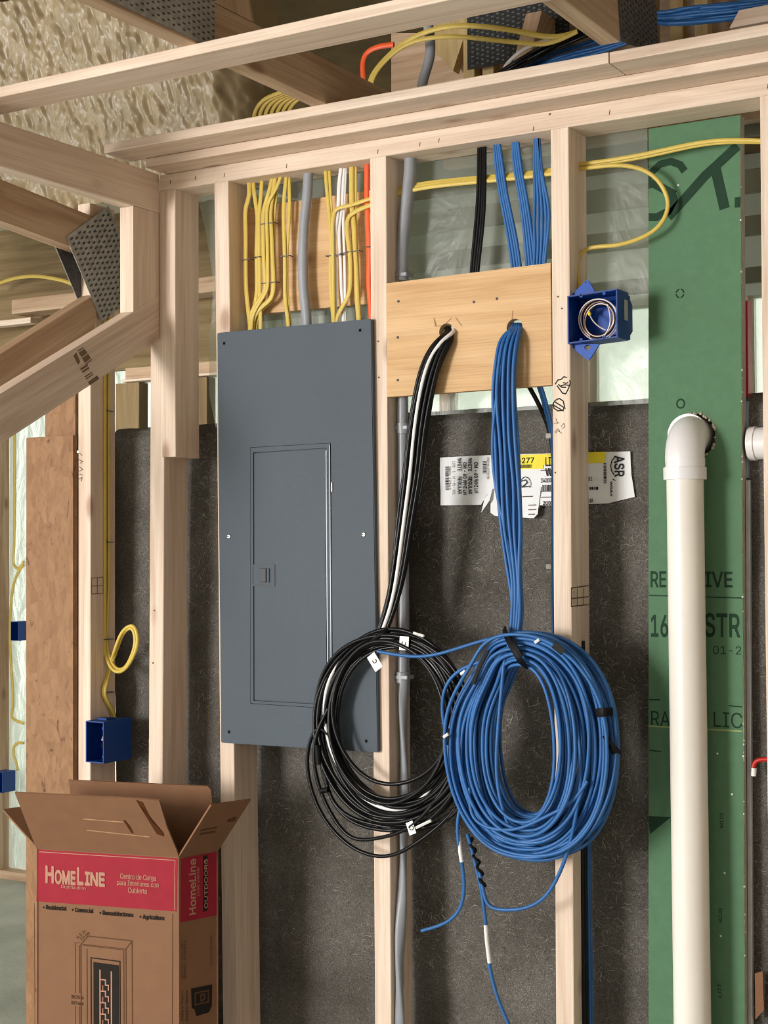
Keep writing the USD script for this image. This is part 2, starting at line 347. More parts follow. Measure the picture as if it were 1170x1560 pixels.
# ------------------------------------------------------------------ the stud wall
def stud(name, label, top, bot, z0=0.038, z1=ZB, front=0.0, width=0.0381, group=None):
    a, b = P(*top, front), P(*bot, front)
    k = (a[0] - b[0]) / (a[2] - b[2]); x = lambda z: b[0] + k * (z - b[2]) + width / 2
    y = front + SD / 2
    m = lumber((x(z0), y, z0), (x(z1), y, z1), (width, 0, 0), (0, SD, 0))
    p = Thing(name, label, 'wall stud', (x(z0), y, z0), group)
    p.add('board', m, 'pine'); p.x = x
    return p
stF = stud('wall_stud', 'pine wall stud beside the oriented strand board, with a yellow cable stapled down its side', (118.5, 620), (118.7, 1150))
stA = stud('wall_stud', 'pine wall stud with the short nailer block on its right, left of the grey panel', (228.5, 600), (225.8, 1150), width=0.041)
stB = stud('wall_stud', 'pine wall stud mostly hidden behind the left edge of the grey electrical panel', (326, 290), (339.5, 1500), width=0.039)
stC = stud('wall_stud', 'pine wall stud between the grey panel and the grey conduit, behind the black coil', (563.5, 260), (570.5, 1500), width=0.0395)
stD = stud('wall_stud', 'pine wall stud with black marker scribbles, right of the drilled plywood', (838.5, 210), (847, 1500))
stE = stud('wall_stud', 'pine wall stud at the right edge, beyond the green board', (1157.5, 170), (1168, 1100))
xA = stA.x
def lump(name, label, cat, m, material='pine', part='board', **kw):
    b = m[0].bounds; t = Thing(name, label, cat, (*(b[:, :2].mean(0)), b[0, 2]), **kw); t.add(part, m, material); return t
zs = P(258, 696, 0)[2]
a_, b_ = P(247.2, 310, 0)[0], P(268, 310, 0)[0]
lump('nailer_block', 'short pine two-by-four nailed beside a wall stud, its cut lower end above the cardboard box', 'wood block',
     lumber(((a_ + b_) / 2 - 0.001, SD / 2 - 0.001, zs), ((a_ + b_) / 2 - 0.001, SD / 2 - 0.001, ZB), (b_ - a_, 0, 0), (0, SD, 0)))
xl0 = -0.1555
tp = lump('top_plate', 'long pine top plate running across the heads of all the studs', 'wall plate', lumber((xl0, SD / 2, (ZB + ZT) / 2), (1.9, SD / 2, (ZB + ZT) / 2), (0, SD, 0), (0, 0, ZT - ZB - .0003), segs=20, warp=0))
for i, (px, py) in enumerate([(259, 277), (297, 271), (341, 267), (436, 253), (575, 231), (639, 220), (812, 196), (836, 174), (928, 171), (1169, 131), (668, 214)]):
    q = P(px, py, -0.0006); s_ = 0.0045 if i != 7 else 0.0018
    tp.add('nail_mark', frame_box(q - [0.0007, 0, s_], (0.0014 if i != 7 else .004, 0, 0), (0, 0.0012, 0), (0.0015, 0, 2 * s_)), 'ink_soft', False)
lump('bottom_plate', 'pine bottom plate under the studs on the concrete floor', 'wall plate', lumber((-0.62, SD / 2, 0.019), (1.9, SD / 2, 0.019), (0, SD, 0), (0, 0, 0.038)))
y1 = PZ(1011, 121, ZT)[1]
lump('spacer_board', 'thin pine board lying flat on the top plate, its lip proud of the wall', 'board', lumber((PZ(212, 252, ZT)[0], y1 + 0.07, (ZT + Z1) / 2), (1.9, y1 + 0.07, (ZT + Z1) / 2), (0, 0.14, 0), (0, 0, Z1 - ZT - .0003), segs=20, warp=0))
y2 = PZ(1011, 81, Z2)[1]; T2 = 0.0205; W2 = 0.0889
xj = PZ(930.5, 98, Z2)[0]
yw = y2 + W2 / 2; zw = Z2 + T2 / 2
lump('ceiling_strap', 'flat pine ceiling strap lying along the wall, left of the butt joint', 'strap board', lumber((PZ(150, 231, Z2)[0], yw, zw), (xj - 0.0012, yw, zw), (0, W2, 0), (0, 0, T2), segs=16))
lump('ceiling_strap', 'flat pine ceiling strap along the wall, right of the butt joint', 'strap board', lumber((xj + 0.0012, yw + 0.001, zw), (1.9, yw + 0.001, zw), (0, W2, 0), (0, 0, T2)))
y3 = PZ(300, 83, Z2)[1] + W2 / 2
lump('ceiling_strap', 'flat pine ceiling strap nearest the viewer, crossing the upper left of the photo', 'strap board', lumber((-1.2, y3, zw), (1.9, y3, zw), (0, W2, 0), (0, 0, T2), segs=16))
y4 = y3 - 0.436
lump('ceiling_strap', 'flat pine ceiling strap of which only the tip shows in the top left corner', 'strap board', lumber((-1.2, y4, zw), (PZ(70, 2, Z2)[0] if False else 0.22, y4, zw), (0, W2, 0), (0, 0, T2)))
# ------------------------------------------------------------------ the wall that runs towards the viewer on the left
XF = -0.156
lump('header_plate', 'pine two-by-four on edge running from the wall corner towards the viewer', 'wall plate', lumber((XF - 0.019, -0.001, 2.3755), (XF - 0.019, -0.72, 2.3755), (0, 0, 0.0895), (0.0381, 0, 0)))
def yz_prism(pts, x0, x1, d, material=None):
    """A board whose outline is given in (y, z), from x0 to x1; grain along d (y, z)."""
    m = prism(Polygon(pts), (x1, 0, 0), (0, 1, 0), (0, 0, 1), -(x1 - x0))
    d = np.array([0, *d]) / np.hypot(*d); e = np.array([0, -d[2], d[1]])
    v = m.vertices; o = rng.uniform(-40, 40, 3)
    return m, np.stack([v @ d, v @ e, v[:, 0]], 1) + o
bt = lambda y: 2.143 + 0.536 * y
brace = lump('sloping_brace', 'sloping pine two-by-four with a printed grade stamp, rising to the wall stud', 'brace', yz_prism([(-0.002, bt(-.002)), (-.70, bt(-.70)), (-.70, bt(-.70) - 0.1), (-0.002, bt(-.002) - 0.1)], XF - 0.0381, XF, (1, .536)))
lump('jack_stud', 'short upright pine block standing on the sloping brace under the header plate', 'wood block', yz_prism([(-0.0915, bt(-.0915) + .0006), (-0.003, bt(-.003) + .0006), (-0.003, 2.3302), (-0.0915, 2.3302)], XF - 0.0381, XF, (0, 1)))
# grade stamp on the brace
def on_x(px, py, X): q = PX(px, py, X); return (q[1], q[2])
for k, quad in enumerate([[(118, 534), (127, 529), (140, 548), (131, 556)], [(112, 542), (116, 537), (122, 551), (119, 556)], [(121, 560), (132, 553), (137, 563), (127, 570)], [(128, 572), (139, 565), (143, 572), (132, 580)], [(134, 582), (148, 572), (151, 577), (137, 587)]]):
    pg = Polygon([on_x(a, b, XF) for a, b in quad])
    if k in (0, 2, 3):
        for h in np.linspace(0.1, 0.9, 3):
            q = [np.array(on_x(a, b, XF)) for a, b in quad]
            ln = LineString([q[0] * (1 - h) + q[3] * h, q[1] * (1 - h) + q[2] * h]); pg = pg.difference(ln.buffer(0.0012))
    brace.add('grade_stamp', prism(pg, (XF + 0.0004, 0, 0), (0, 1, 0), (0, 0, 1), -0.0003), 'stamp_ink', False, label='brown ink grade stamp')
# ------------------------------------------------------------------ truss with a nail plate, behind that wall
XG = -0.352
zu = lambda y: 2.282 - 0.087 * (y + 0.304); zl = lambda y: 1.99 + 0.57 * (y + 0.303)
lump('truss_chord', 'brown upper truss chord running down to the perforated steel nail plate', 'truss chord', yz_prism([(-1.2, zu(-1.2)), (0.1, zu(.1)), (0.1, zu(.1) + 0.09), (-1.2, zu(-1.2) + .09)], XG - 0.038, XG, (1, -.087)), 'pine_shaded')
lump('truss_chord', 'brown lower truss chord rising behind the sloping brace to the perforated steel nail plate', 'truss chord', yz_prism([(-1.2, zl(-1.2) - .09), (-0.0, zl(0) - .09), (0.02, zl(0.02)), (-1.2, zl(-1.2))], XG - 0.038, XG, (1, .57)), 'pine_shaded')
def nail_plate(name, label, corner, e1, e2, nrm, material='zinc_dull', sp=0.0125, slot=(0.0075, 0.0032), dims=None):
    """A pressed steel nail plate with its rows of slots; corner and the two edge vectors."""
    corner, e1, e2 = (np.asarray(v, float) for v in (corner, e1, e2))
    L1 = np.linalg.norm(e1); u1 = e1 / L1; e2 = e2 - e2.dot(u1) * u1; L2 = np.linalg.norm(e2); u2 = e2 / L2
    pl = sbox(0, 0, L1, L2); hs = []
    for i, a in enumerate(np.arange(sp * .6, L1 - slot[0], sp)):
        for b in np.arange(sp * .5 + (i % 2) * sp * .35, L2 - slot[1], sp * 0.8): hs.append(sbox(a, b, a + slot[0], b + slot[1]))
    pl = pl.difference(unary_union(hs))
    s = 1 if np.dot(np.cross(u1, u2), nrm) > 0 else -1
    m = prism(pl, corner, u1, u2, 0.0012 * s)
    t = Thing(name, label, 'metal plate', corner); t.add('plate', m, material, False)
    t.add('slot_shade', prism(sbox(.001, .001, L1 - .001, L2 - .001), corner - np.cross(u1, u2) * s * .0002, u1, u2, -0.0005 * s), 'zinc_dark', False)  # dark sheet behind the slots, paints the shade inside the holes
    return t
g0, g1, g2 = PX(100, 361, XG + .0012), PX(165, 314, XG + .0012), PX(154, 491, XG + .0012)
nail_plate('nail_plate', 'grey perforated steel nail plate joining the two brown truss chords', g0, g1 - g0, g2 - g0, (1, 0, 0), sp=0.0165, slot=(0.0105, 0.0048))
d = np.array([-0.042, 0, 0])
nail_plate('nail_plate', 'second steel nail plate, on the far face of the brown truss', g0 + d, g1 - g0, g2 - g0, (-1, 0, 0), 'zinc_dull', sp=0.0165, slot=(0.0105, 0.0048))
# ------------------------------------------------------------------ oriented strand board at the left
oz = P(75, 665, -.014)[2]
a_, b_ = P(40, 900, -0.014)[0], P(111, 900, -0.014)[0]
osb = Thing('strand_board', 'tall strip of oriented strand board standing left of a stud behind the cardboard box', 'wood panel', ((a_ + b_) / 2, -0.007, 0))
osb.add('sheet', bx(a_, b_, -0.014, -0.0076, 0.0, oz), 'osb', False); osb.add('sheet', bx(a_, b_ + 0.001, -0.0072, -0.001, 0.0, oz - 0.002), 'osb', False)
lump('wall_stud', 'pine stud hidden behind the strip of oriented strand board', 'wall stud', lumber((-0.49, SD / 2, 0.038), (-0.49, SD / 2, 1.80), (0.0381, 0, 0), (0, SD, 0)))
single('strand_board', 'darker oriented strand board seen above the tall strip, under the brace', 'wood panel', bx(P(70, 630, .004)[0] , P(118, 630, .004)[0] - 0.004, 0.001, 0.012, 1.80, 2.05), 'osb', False)
# ------------------------------------------------------------------ plywood backers
def xz(px, py, Y): q = P(px, py, Y); return (q[0], q[2])
pl1 = Polygon([xz(588.5, 605, 0.001), xz(840.5, 586.5, 0.001), xz(838.5, 400.5, 0.001), xz(586.5, 432, 0.001)])
h1, h2 = xz(680, 505, 0.001), xz(784, 499, 0.001)
pl1 = pl1.difference(Point(*h1).buffer(0.0165)).difference(Point(*h2).buffer(0.0175))
ply1 = Thing('plywood_backer', 'tan plywood board with two drilled holes letting out black and blue cables', 'plywood board', (0.63, 0.01, 1.88))
ply1.add('panel', with_gc(prism(pl1, (0, 0.001, 0), (1, 0, 0), (0, 0, 1), -0.018), 0), 'fir_plywood', False)
for px, py in ((607, 459), (606, 514), (606, 579), (757, 455), (722, 460)):
    q = P(px, py, 0.0006); ply1.add('screw', lathe([(0, 0), (0.0026, 0), (0.0026, 0.0008), (0.001, 0.0004), (0, 0.0004)], q, (0, -1, 0), 12), 'panel_dark')
for pts in ([(663, 497), (661, 485), (665, 497), (672, 496)], [(679, 493), (687, 485)], [(694, 484), (703, 496)], [(780, 487), (781, 474)]):
    ply1.add('splinter', prism(strokes([[xz(a, b, 0.0006) for a, b in pts]], 0.0016), (0, 0.0008, 0), (1, 0, 0), (0, 0, 1), 0.0006), 'pine_shaded' if False else 'cardboard_edge', False)
pl2 = Polygon([(-0.0 + stB.x(2.2) + 0.0205, 2.0905), (0.385, 2.088), (0.385, 2.331), (stB.x(2.2) + 0.0205, 2.331)])
ply2 = Thing('plywood_backer', 'tan plywood board behind the yellow cables above the grey panel', 'plywood board', (0.2, 0.07, 2.09))
ply2.add('panel', with_gc(prism(pl2, (0, 0.064, 0), (1, 0, 0), (0, 0, 1), -0.018), 0), 'fir_plywood', False)

# ------------------------------------------------------------------ electrical panel
FY = -0.012
pn = Thing('electrical_panel', 'tall dark grey steel breaker panel with a closed narrow door between two studs', 'electrical panel', (0.21, 0.03, 1.14))
def pp(px, py, Y=FY): return xz(px, py, Y)
cov = Polygon([pp(336.5, 1131.5), pp(575.5, 1146.5), pp(565.5, 485.5), pp(330.5, 507)]).buffer(-0.004).buffer(0.004)
outer = Polygon([pp(381.5, 1072), pp(507.5, 1080), pp(504, 674.5), pp(381, 681.5)])
inner = Polygon([pp(387, 1067), pp(499.5, 1073), pp(497, 683), pp(386.5, 690)])
hole_pts = [(341.5, 523), (548.5, 503), (349, 817.5), (554.5, 814.5), (349, 1115), (558, 1129)]
cv = cov
for i, h in enumerate(hole_pts):
    if i not in (2, 3): cv = cv.difference(Point(*pp(*h)).buffer(0.0032))
pn.add('cover', cat_([prism(cv.buffer(-0.0014).difference(outer), (0, FY, 0), (1, 0, 0), (0, 0, 1), -0.0015), prism(cv.difference(outer), (0, FY + 0.0014, 0), (1, 0, 0), (0, 0, 1), -0.0105)]), 'panel_grey', 30)
pn.add('door_frame', prism(outer.buffer(-0.0012).difference(inner.buffer(0.001)), (0, FY - 0.0006, 0), (1, 0, 0), (0, 0, 1), -0.006), 'panel_grey', False)
pn.add('backing', prism(outer, (0, FY + 0.006, 0), (1, 0, 0), (0, 0, 1), -0.003), 'panel_dark', False)
door = pn.add('door', cat_([prism(inner.buffer(-0.0022, join_style=2), (0, FY - 0.0012, 0), (1, 0, 0), (0, 0, 1), -0.002), prism(inner.buffer(-0.0008, join_style=2), (0, FY + 0.0006, 0), (1, 0, 0), (0, 0, 1), -0.004)]), 'panel_grey', False)
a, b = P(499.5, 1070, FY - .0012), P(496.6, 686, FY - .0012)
pn.add('door_lip', tube([a + [0.0006, 0, 0], b + [0.0006, 0, 0]], 0.0016, 8), 'panel_edge_glint', label='folded edge of the door with a painted highlight')  # highlight on the door edge painted as a lighter colour
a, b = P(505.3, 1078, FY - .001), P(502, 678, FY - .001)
pn.add('frame_lip', tube([a, b], 0.0013, 8), 'panel_edge_glint')  # second painted highlight line, along the frame edge
for (u0, v0, v1) in ((506.0, 735, 749), (508.6, 1000, 1011)):
    a = P(u0, v0, FY); b = P(u0, v1, FY); pn.add('hinge', bx(a[0] - .0014, a[0] + .0014, FY - .0022, FY + .002, b[2], a[2]), 'marker_white', False, label='pale hinge tab')
l0, l1 = P(384.5, 893, FY), P(419.5, 860, FY)
lt = pn.add('latch', prism(sbox(l0[0], l0[2], l1[0], l1[2]).difference(sbox(l0[0] + .003, l0[2] + .004, l1[0] - .003, l1[2] - .004)), (0, FY - .0026, 0), (1, 0, 0), (0, 0, 1), -0.0012), 'panel_dark', False, label='sliding door latch')
pn.add('latch_plate', bx(l0[0] + .003, l1[0] - .003, FY - .0018, FY - .001, l0[2] + .004, l1[2] - .004), 'panel_grey', False, parent=lt)
m0, m1 = P(397, 887, FY), P(407, 866, FY)
pn.add('latch_slider', rbox(m0[0], m1[0], FY - .0052, FY - .0016, m0[2], m1[2], .0008), 'panel_dark', False, parent=lt)
pn.add('latch_slider', rbox(m1[0] + .0012, m1[0] + .008, FY - .0044, FY - .0016, m0[2], m1[2], .0008), 'panel_grey', False, parent=lt)
for i, h in enumerate(hole_pts):
    q = P(*h, FY)
    if i in (2, 3):
        s = pn.add('screw', lathe([(0, 0), (0.0052, 0), (0.0052, 0.0008), (0.0038, 0.0024), (0.0, 0.003)], q, (0, -1, 0), 20), 'zinc', label='bright cover screw'); pn.add('slot', bx(q[0] - .0036, q[0] + .0036, q[1] - .0033, q[1] - .0026, q[2] - .0006, q[2] + .0006), 'panel_dark', False, parent=s)
    else: pn.add('hole_liner', lathe([(0.0032, 0), (0.0044, 0), (0.0044, 0.0005), (0.0032, 0.0005), (0.0032, 0)], q, (0, -1, 0), 16), 'panel_dark')
ins = cov.buffer(-0.02)
pn.add('enclosure', prism(ins.difference(ins.buffer(-0.0018)), (0, 0.0004, 0), (1, 0, 0), (0, 0, 1), -0.08), 'panel_grey', False)
pn.add('back_plate', prism(ins, (0, 0.079, 0), (1, 0, 0), (0, 0, 1), -0.0018), 'panel_grey', False)

# ------------------------------------------------------------------ green board with prints
GY = 0.0905
gl = lambda z: P(988, 193, GY)[0] + (z - 2.38) * (P(988, 193, GY)[0] - P(988, 1500, GY)[0]) / (P(988, 193, GY)[2] - P(988, 1500, GY)[2])
gr = lambda z: P(1127.5, 174, GY)[0] + (z - 2.38) * (P(1127.5, 174, GY)[0] - P(1134.5, 1500, GY)[0]) / (P(1127.5, 174, GY)[2] - P(1134.5, 1500, GY)[2])
z0_ = 0.02
zz = np.linspace(z0_, 2.379, 60)
jag = rng.uniform(-0.0009, 0.0007, 60)
hole = Point(*xz(1057, 664, GY)).buffer(0.043, 24)
hole = Polygon([(x + rng.uniform(-.0016, .0016), z + rng.uniform(-.0016, .0016)) for x, z in hole.exterior.coords[:-1]])
gp = Polygon([(gl(z), z) for z in zz] + [(gr(z) + j, z) for z, j in zip(zz[::-1], jag)]).difference(hole)
gb = Thing('drywall_board', 'tall green moisture-resistant wallboard strip with black printing behind the white pipe', 'wallboard', (1.07, 0.1, 0.02))
gb.add('paper_face', prism(gp, (0, GY, 0), (1, 0, 0), (0, 0, 1), -0.0008), 'green_board', False, label='green paper face')
core = Polygon([(gl(z), z) for z in zz] + [(gr(z) + 0.0004, z) for z in zz[::-1]]).difference(hole.buffer(0.001))
gb.add('gypsum_core', prism(core, (0, GY + 0.0009, 0), (1, 0, 0), (0, 0, 1), -0.0145), 'gypsum', False, label='beige gypsum edge')
bcore = Polygon([(gl(z) + .004, z) for z in zz] + [(gr(z) - 0.0004, z) for z in zz[::-1]]).difference(hole.buffer(0.004))
gb.add('backing_layer', prism(bcore, (0, GY + 0.0156, 0), (1, 0, 0), (0, 0, 1), -0.0125), 'grey_paper', False, label='grey second layer of board')
gb.add('hole_fray', cat_([lathe([(0, 0), (s, 0), (s * .6, s * .9), (0, s)], (hole.exterior.interpolate(t, True).x, GY, hole.exterior.interpolate(t, True).y), (rng.uniform(-.5, .5), -1, rng.uniform(-.5, .5)), 6) for t, s in zip(rng.uniform(0, 1, 60), rng.uniform(0.001, 0.0042, 60))]), 'gypsum', False, kind='stuff', label='crumbled gypsum round the hole')
gb.add('edge_chips', cat_([lathe([(0, 0), (s, 0), (0, s)], (gr(z), GY + rng.uniform(0, .003), z), (rng.uniform(0, 1), -1, rng.uniform(-.5, .5)), 5) for z, s in zip(rng.uniform(0.75, 2.3, 46), rng.uniform(0.0008, 0.0028, 46))]), 'marker_white', False, kind='stuff')
gclip = gp.buffer(-0.0004)
def gprint(name, poly, m='board_print', **kw): gb.add(name, prism(poly.intersection(gclip), (0, GY - 0.0003, 0), (1, 0, 0), (0, 0, 1), -0.00025), m, False, **kw)
U = 0.00118
def gst(pts, w): return LineString([xz(a, b, GY) for a, b in pts]).buffer(w * U / 2, cap_style=2, join_style=1)
gprint('brushed_letter', unary_union([gst([(1043, 261), (1036, 251), (1022, 246), (1006, 250), (993, 262), (986, 275)], 12), gst([(984, 283), (997, 279), (1024, 296), (1027, 305), (1018, 322), (1000, 331), (984, 331)], 13), gst([(995, 279), (1028, 297)], 14)]), label='black brushed letter S cut off by the board edge')
gprint('brushed_letter', unary_union([gst([(1018, 331), (1074, 268), (1124, 222)], 16), gst([(1089, 252), (1104, 318)], 17)]), label='black brushed letter V')
gprint('brushed_dot', gst([(1125, 300), (1125, 316)], 12))
for (px, py) in ((1036, 447), (1037, 615)):
    c = Point(*xz(px, py, GY)); rg = affinity.scale(c.buffer(0.0098).difference(c.buffer(0.0066)), 0.92, 1.0)
    if py == 447: rg = rg.difference(unary_union([LineString([xz(1036, 440, GY), xz(1036, 454, GY)]).buffer(.0016), LineString([xz(1028, 447, GY), xz(1046, 447, GY)]).buffer(.0012)]))
    gprint('ring_print', rg)
def gtext(t, x0, x1, yb, h, name='lettering', bold=True, m='board_print', dy=0):
    a, b = P(x0, yb, GY), P(x1, yb + dy, GY)
    ms = text_on(t, (a[0], GY, a[2]), (1, 0, 0), (0, 0, 1), h * U, b[0] - a[0], bold, 0.0003)
    gb.add(name, ms, m, False)
gtext('RE', 989.5, 1015, 894, 25); gtext('IVE', 1073, 1116, 894, 24)
gprint('rule', gst([(989, 907), (1131, 911)], 2)); gtext('16', 989.5, 1018, 969, 34); gtext('STR', 1072, 1127.5, 969, 36)
gtext('01-2', 1085, 1129, 996, 13, bold=False); gtext('RA', 990, 1021, 1105, 24, bold=False); gtext('LIC', 1085, 1131, 1107, 24, bold=False)
gprint('rule', gst([(988, 1106), (1131, 1114)], 2.5), 'board_print_light', label='pale scored line')
for q in ([(989, 1066), (1006, 1066)], [(1110, 1075), (1130, 1077)], [(990, 1143), (1007, 1145)]): gprint('dash', gst(q, 2))
gprint('arrow_print', Polygon([xz(988, 1243, GY), xz(1022, 1245, GY), xz(990, 1271, GY)]), label='dark printed triangle')
for (px, py, t) in ((1102, 1262, 'NO.02'), (1100, 1406, 'NO.02'), (1099, 1521, 'LOT')):
    a = P(px, py, GY); gb.add('lettering', text_on(t, (a[0], GY, a[2]), (0, 0, 1), (-1, 0, 0), 0.0065, 0.028, True, 0.0003), 'board_print', False)
for (px, py) in ((1093, 1148), (1104, 1330), (1098, 1426), (1033, 282), (1115, 1210)): gb.add('paint_fleck', lathe([(0, 0), (0.0022, 0), (0.001, 0.0006), (0, 0.0006)], P(px, py, GY), (0, -1, 0), 7), 'marker_white', False)
# strips of plastic beside the board
sx = lambda px, py, Y: P(px, py, Y)[0]
single('red_strip', 'narrow red plastic strip behind the right edge of the green board', 'plastic strip', bx(sx(1139.5, 500, .15) - .004, sx(1141.5, 500, .15), 0.14, 0.165, P(1140, 605, .15)[2], P(1140, 459, .15)[2]), 'red_plastic', False)
single('blue_grey_strip', 'pale blue-grey plastic strip below the red strip beside the green board', 'plastic strip', bx(sx(1133, 680, .125) - .002, sx(1140, 680, .125), 0.122, 0.14, P(1138, 728, .13)[2], P(1138, 612, .13)[2]), 'bluegrey_plastic', False)
single('grey_edge_strip', 'long light grey corner strip down the lower right edge of the green board', 'plastic strip', (lambda zt_: prism(Polygon([(gr(.04) + .0012, .04), (gr(.04) + .009, .04), (gr(zt_) + .009, zt_), (gr(zt_) + .0012, zt_)]), (0, .1075, 0), (1, 0, 0), (0, 0, 1), -.010))(P(1140, 732, .125)[2]), 'grey_paper', False)

# ------------------------------------------------------------------ white pipe
PY = 0.04
pt_, pb_ = P(1044.5, 800, PY), P(1054, 1500, PY)
k = (pt_[0] - pb_[0]) / (pt_[2] - pb_[2]); pxx = lambda z: pb_[0] + k * (z - pb_[2])
zc0, zc1 = P(1042, 731, PY)[2], P(1042, 712, PY)[2]
R = 0.0345
pipe = Thing('white_pipe', 'white plastic vent pipe turning through an elbow into the green board', 'pipe', (pxx(0.05), PY, 0.0))
pipe.add('pipe', tube([(pxx(z), PY, z) for z in np.linspace(0.0385, zc1, 12)], R, 36), 'pvc', 40, label='long straight pipe')
pipe.add('collar', lathe([(R + .0005, zc0), (R + .0048, zc0), (R + .0056, zc0 + .001), (R + .0056, zc1 - .001), (R + .0048, zc1), (R + .0005, zc1), (R + .0005, zc0)], (pxx(zc0), PY, 0), (0, 0, 1), 40), 'pvc_fitting', 40)
hc = P(1057, 664, GY + 0.03)
pts = [(pxx(zc1), PY, zc1 - .005), (pxx(zc1) + .0005, PY, zc1 + .014)]
Rb = hc[2] - zc1 - 0.010
for t in np.linspace(0, math.pi / 2, 14): pts.append((pxx(zc1) + (hc[0] - pxx(zc1)) * (1 - math.cos(t)) * .7, PY + (0.058) * (1 - math.cos(t)), zc1 + 0.014 + (hc[2] - zc1 - .014) * math.sin(t)))
pts.append((hc[0], GY + 0.05, hc[2]))
pipe.add('elbow', tube(spline(pts, 40), R + .0022, 36), 'pvc_fitting', 40)
pipe.add('elbow_rim', tube([(hc[0], GY - 0.006, hc[2]), (hc[0], GY + 0.012, hc[2])], R + .0055, 40), 'pvc_fitting', 40)
q = P(1142, 676, 0.122)
single('far_pipe_end', 'end of a second white plastic pipe, half hidden by the stud at the right edge', 'pipe', cat_([tube([q + [0.12, .0, 0], q + [0.03, 0, 0], q + [0.001, 0, 0]], 0.0305, 32, hint=(0, 0, 1)), tube([q + [0.014, .0, 0], q + [0.001, 0, 0]], 0.0325, 32, hint=(0, 0, 1))]), 'pvc_fitting', 40)

# ------------------------------------------------------------------ insulation blanket, its fibres and the paper labels on it
BY = 0.13
def blanket_y(x, z):
    p = np.stack([np.asarray(x) * 3.2, np.zeros_like(x), np.asarray(z) * 2.2], -1)
    return BY + 0.016 * (meshkit.fbm(p, 3, 5) - 0.5) + 0.004 * (meshkit.fbm(p * 9, 2, 8) - 0.5)
def blanket(x0f, x1, zt):
    nx, nz = 90, 130
    zs_ = np.linspace(0.01, zt - 0.035, nz); rows = []
    for z in zs_:
        xs = np.linspace(x0f(z), x1, nx); rows.append(np.stack([xs, blanket_y(xs, np.full(nx, z)), np.full(nx, z)], -1))
    base = rows[-1]
    rng2 = np.random.default_rng(3)
    for t in np.linspace(0.12, 1.0, 9):
        a = t * math.pi / 2; r = base.copy(); r[:, 1] += 0.035 * (1 - math.cos(a)); r[:, 2] += 0.035 * math.sin(a) + 0.003 * (meshkit.fbm(np.stack([r[:, 0] * 14, r[:, 1] * 9, np.full(nx, t)], -1), 3, 2) - .5) * 2
        if t > .25 and t < .45: r[:, 1] += 0.004
        rows.append(r)
    r = rows[-1].copy(); r[:, 1] = 0.247; rows.append(r)
    r = rows[-1].copy(); r[:, 2] = 0.01; rows.append(r)
    v = np.array(rows); n, m = v.shape[:2]; q = []
    for i in range(n):
        for j in range(m - 1):
            a, b = i * m + j, ((i + 1) % n) * m + j; q += [[a, a + 1, b + 1], [a, b + 1, b]]
    v = v.reshape(-1, 3); f = q
    for j in (0, m - 1):  # close the two ends
        c = len(v); v = np.vstack([v, v[[i * m + j for i in range(n)]].mean(0)])
        for i in range(n): f.append([c, i * m + j, ((i + 1) % n) * m + j] if j == 0 else [c, ((i + 1) % n) * m + j, i * m + j])
    me = trimesh.Trimesh(v, np.array(f), process=False)
    if me.volume < 0: me.invert()
    return me
bl0 = P(175.5, 700, BY + .01); bl1 = P(181, 1150, BY + .01)
bx0 = lambda z: bl1[0] + (z - bl1[2]) * (bl0[0] - bl1[0]) / (bl0[2] - bl1[2])
ib = Thing('insulation_blanket', 'dark grey felted fibre insulation blanket hung over the foundation wall behind the studs', 'insulation', (0.6, 0.19, 0.01))
ib.add('felt', blanket(bx0, 1.75, 1.861), 'fibre_blanket', True)
def fibres(n, seed):
    r = np.random.default_rng(seed); V, Fc = [], []
    for _ in range(n):
        x, z = r.uniform(-0.33, 1.3), r.uniform(0.68, 1.835)
        if meshkit.fbm(np.array([x * 5, 1.0, z * 4]), 2, 4) < r.uniform(0.28, 0.62): continue
        L, a, c = r.uniform(0.005, 0.019), r.uniform(0, math.pi), r.uniform(-.7, .7)
        t = np.linspace(-.5, .5, 4)
        px_ = x + L * (t * math.cos(a) - c * t * t * math.sin(a)); pz_ = z + L * (t * math.sin(a) + c * t * t * math.cos(a))
        w = r.uniform(0.00020, 0.00046)
        y = blanket_y(px_, pz_) - 0.0008 - 0.002 * r.uniform(0, 1) * (t + .5) ** 2
        nx_, nz_ = -math.sin(a) * w, math.cos(a) * w
        k = len(V)
        for i in range(4): V += [(px_[i] - nx_, y[i] + .0004, pz_[i] - nz_), (px_[i] + nx_, y[i] + .0004, pz_[i] + nz_), (px_[i], y[i] - .0002, pz_[i])]
        for i in range(3):
            for a0, a1 in ((0, 1), (1, 2), (2, 0)):
                p, q_, r_, s = k + 3 * i + a0, k + 3 * i + a1, k + 3 * i + 3 + a1, k + 3 * i + 3 + a0
                Fc += [[p, q_, r_], [p, r_, s]]
    return trimesh.Trimesh(np.array(V), np.array(Fc), process=False)
ib.add('loose_fibres', fibres(15000, 12), 'fibre', False, kind='stuff', label='pale loose fibres on the felt')
# chalk scribble seen through the blue coil
cz = [[(754, 1098), (758, 1092), (760, 1104), (754, 1107)], [(772, 1094), (777, 1104), (782, 1090)], [(787, 1083), (790, 1100), (797, 1090)], [(803, 1064), (806, 1076), (818, 1074), (820, 1062)]]
ib.add('chalk_mark', cat_([tube([(q[0], float(blanket_y(np.array(q[0]), np.array(q[2]))) - .0008, q[2]) for q in [P(a, b, BY) for a, b in l]], 0.0009, 5) for l in cz]), 'fibre', False)
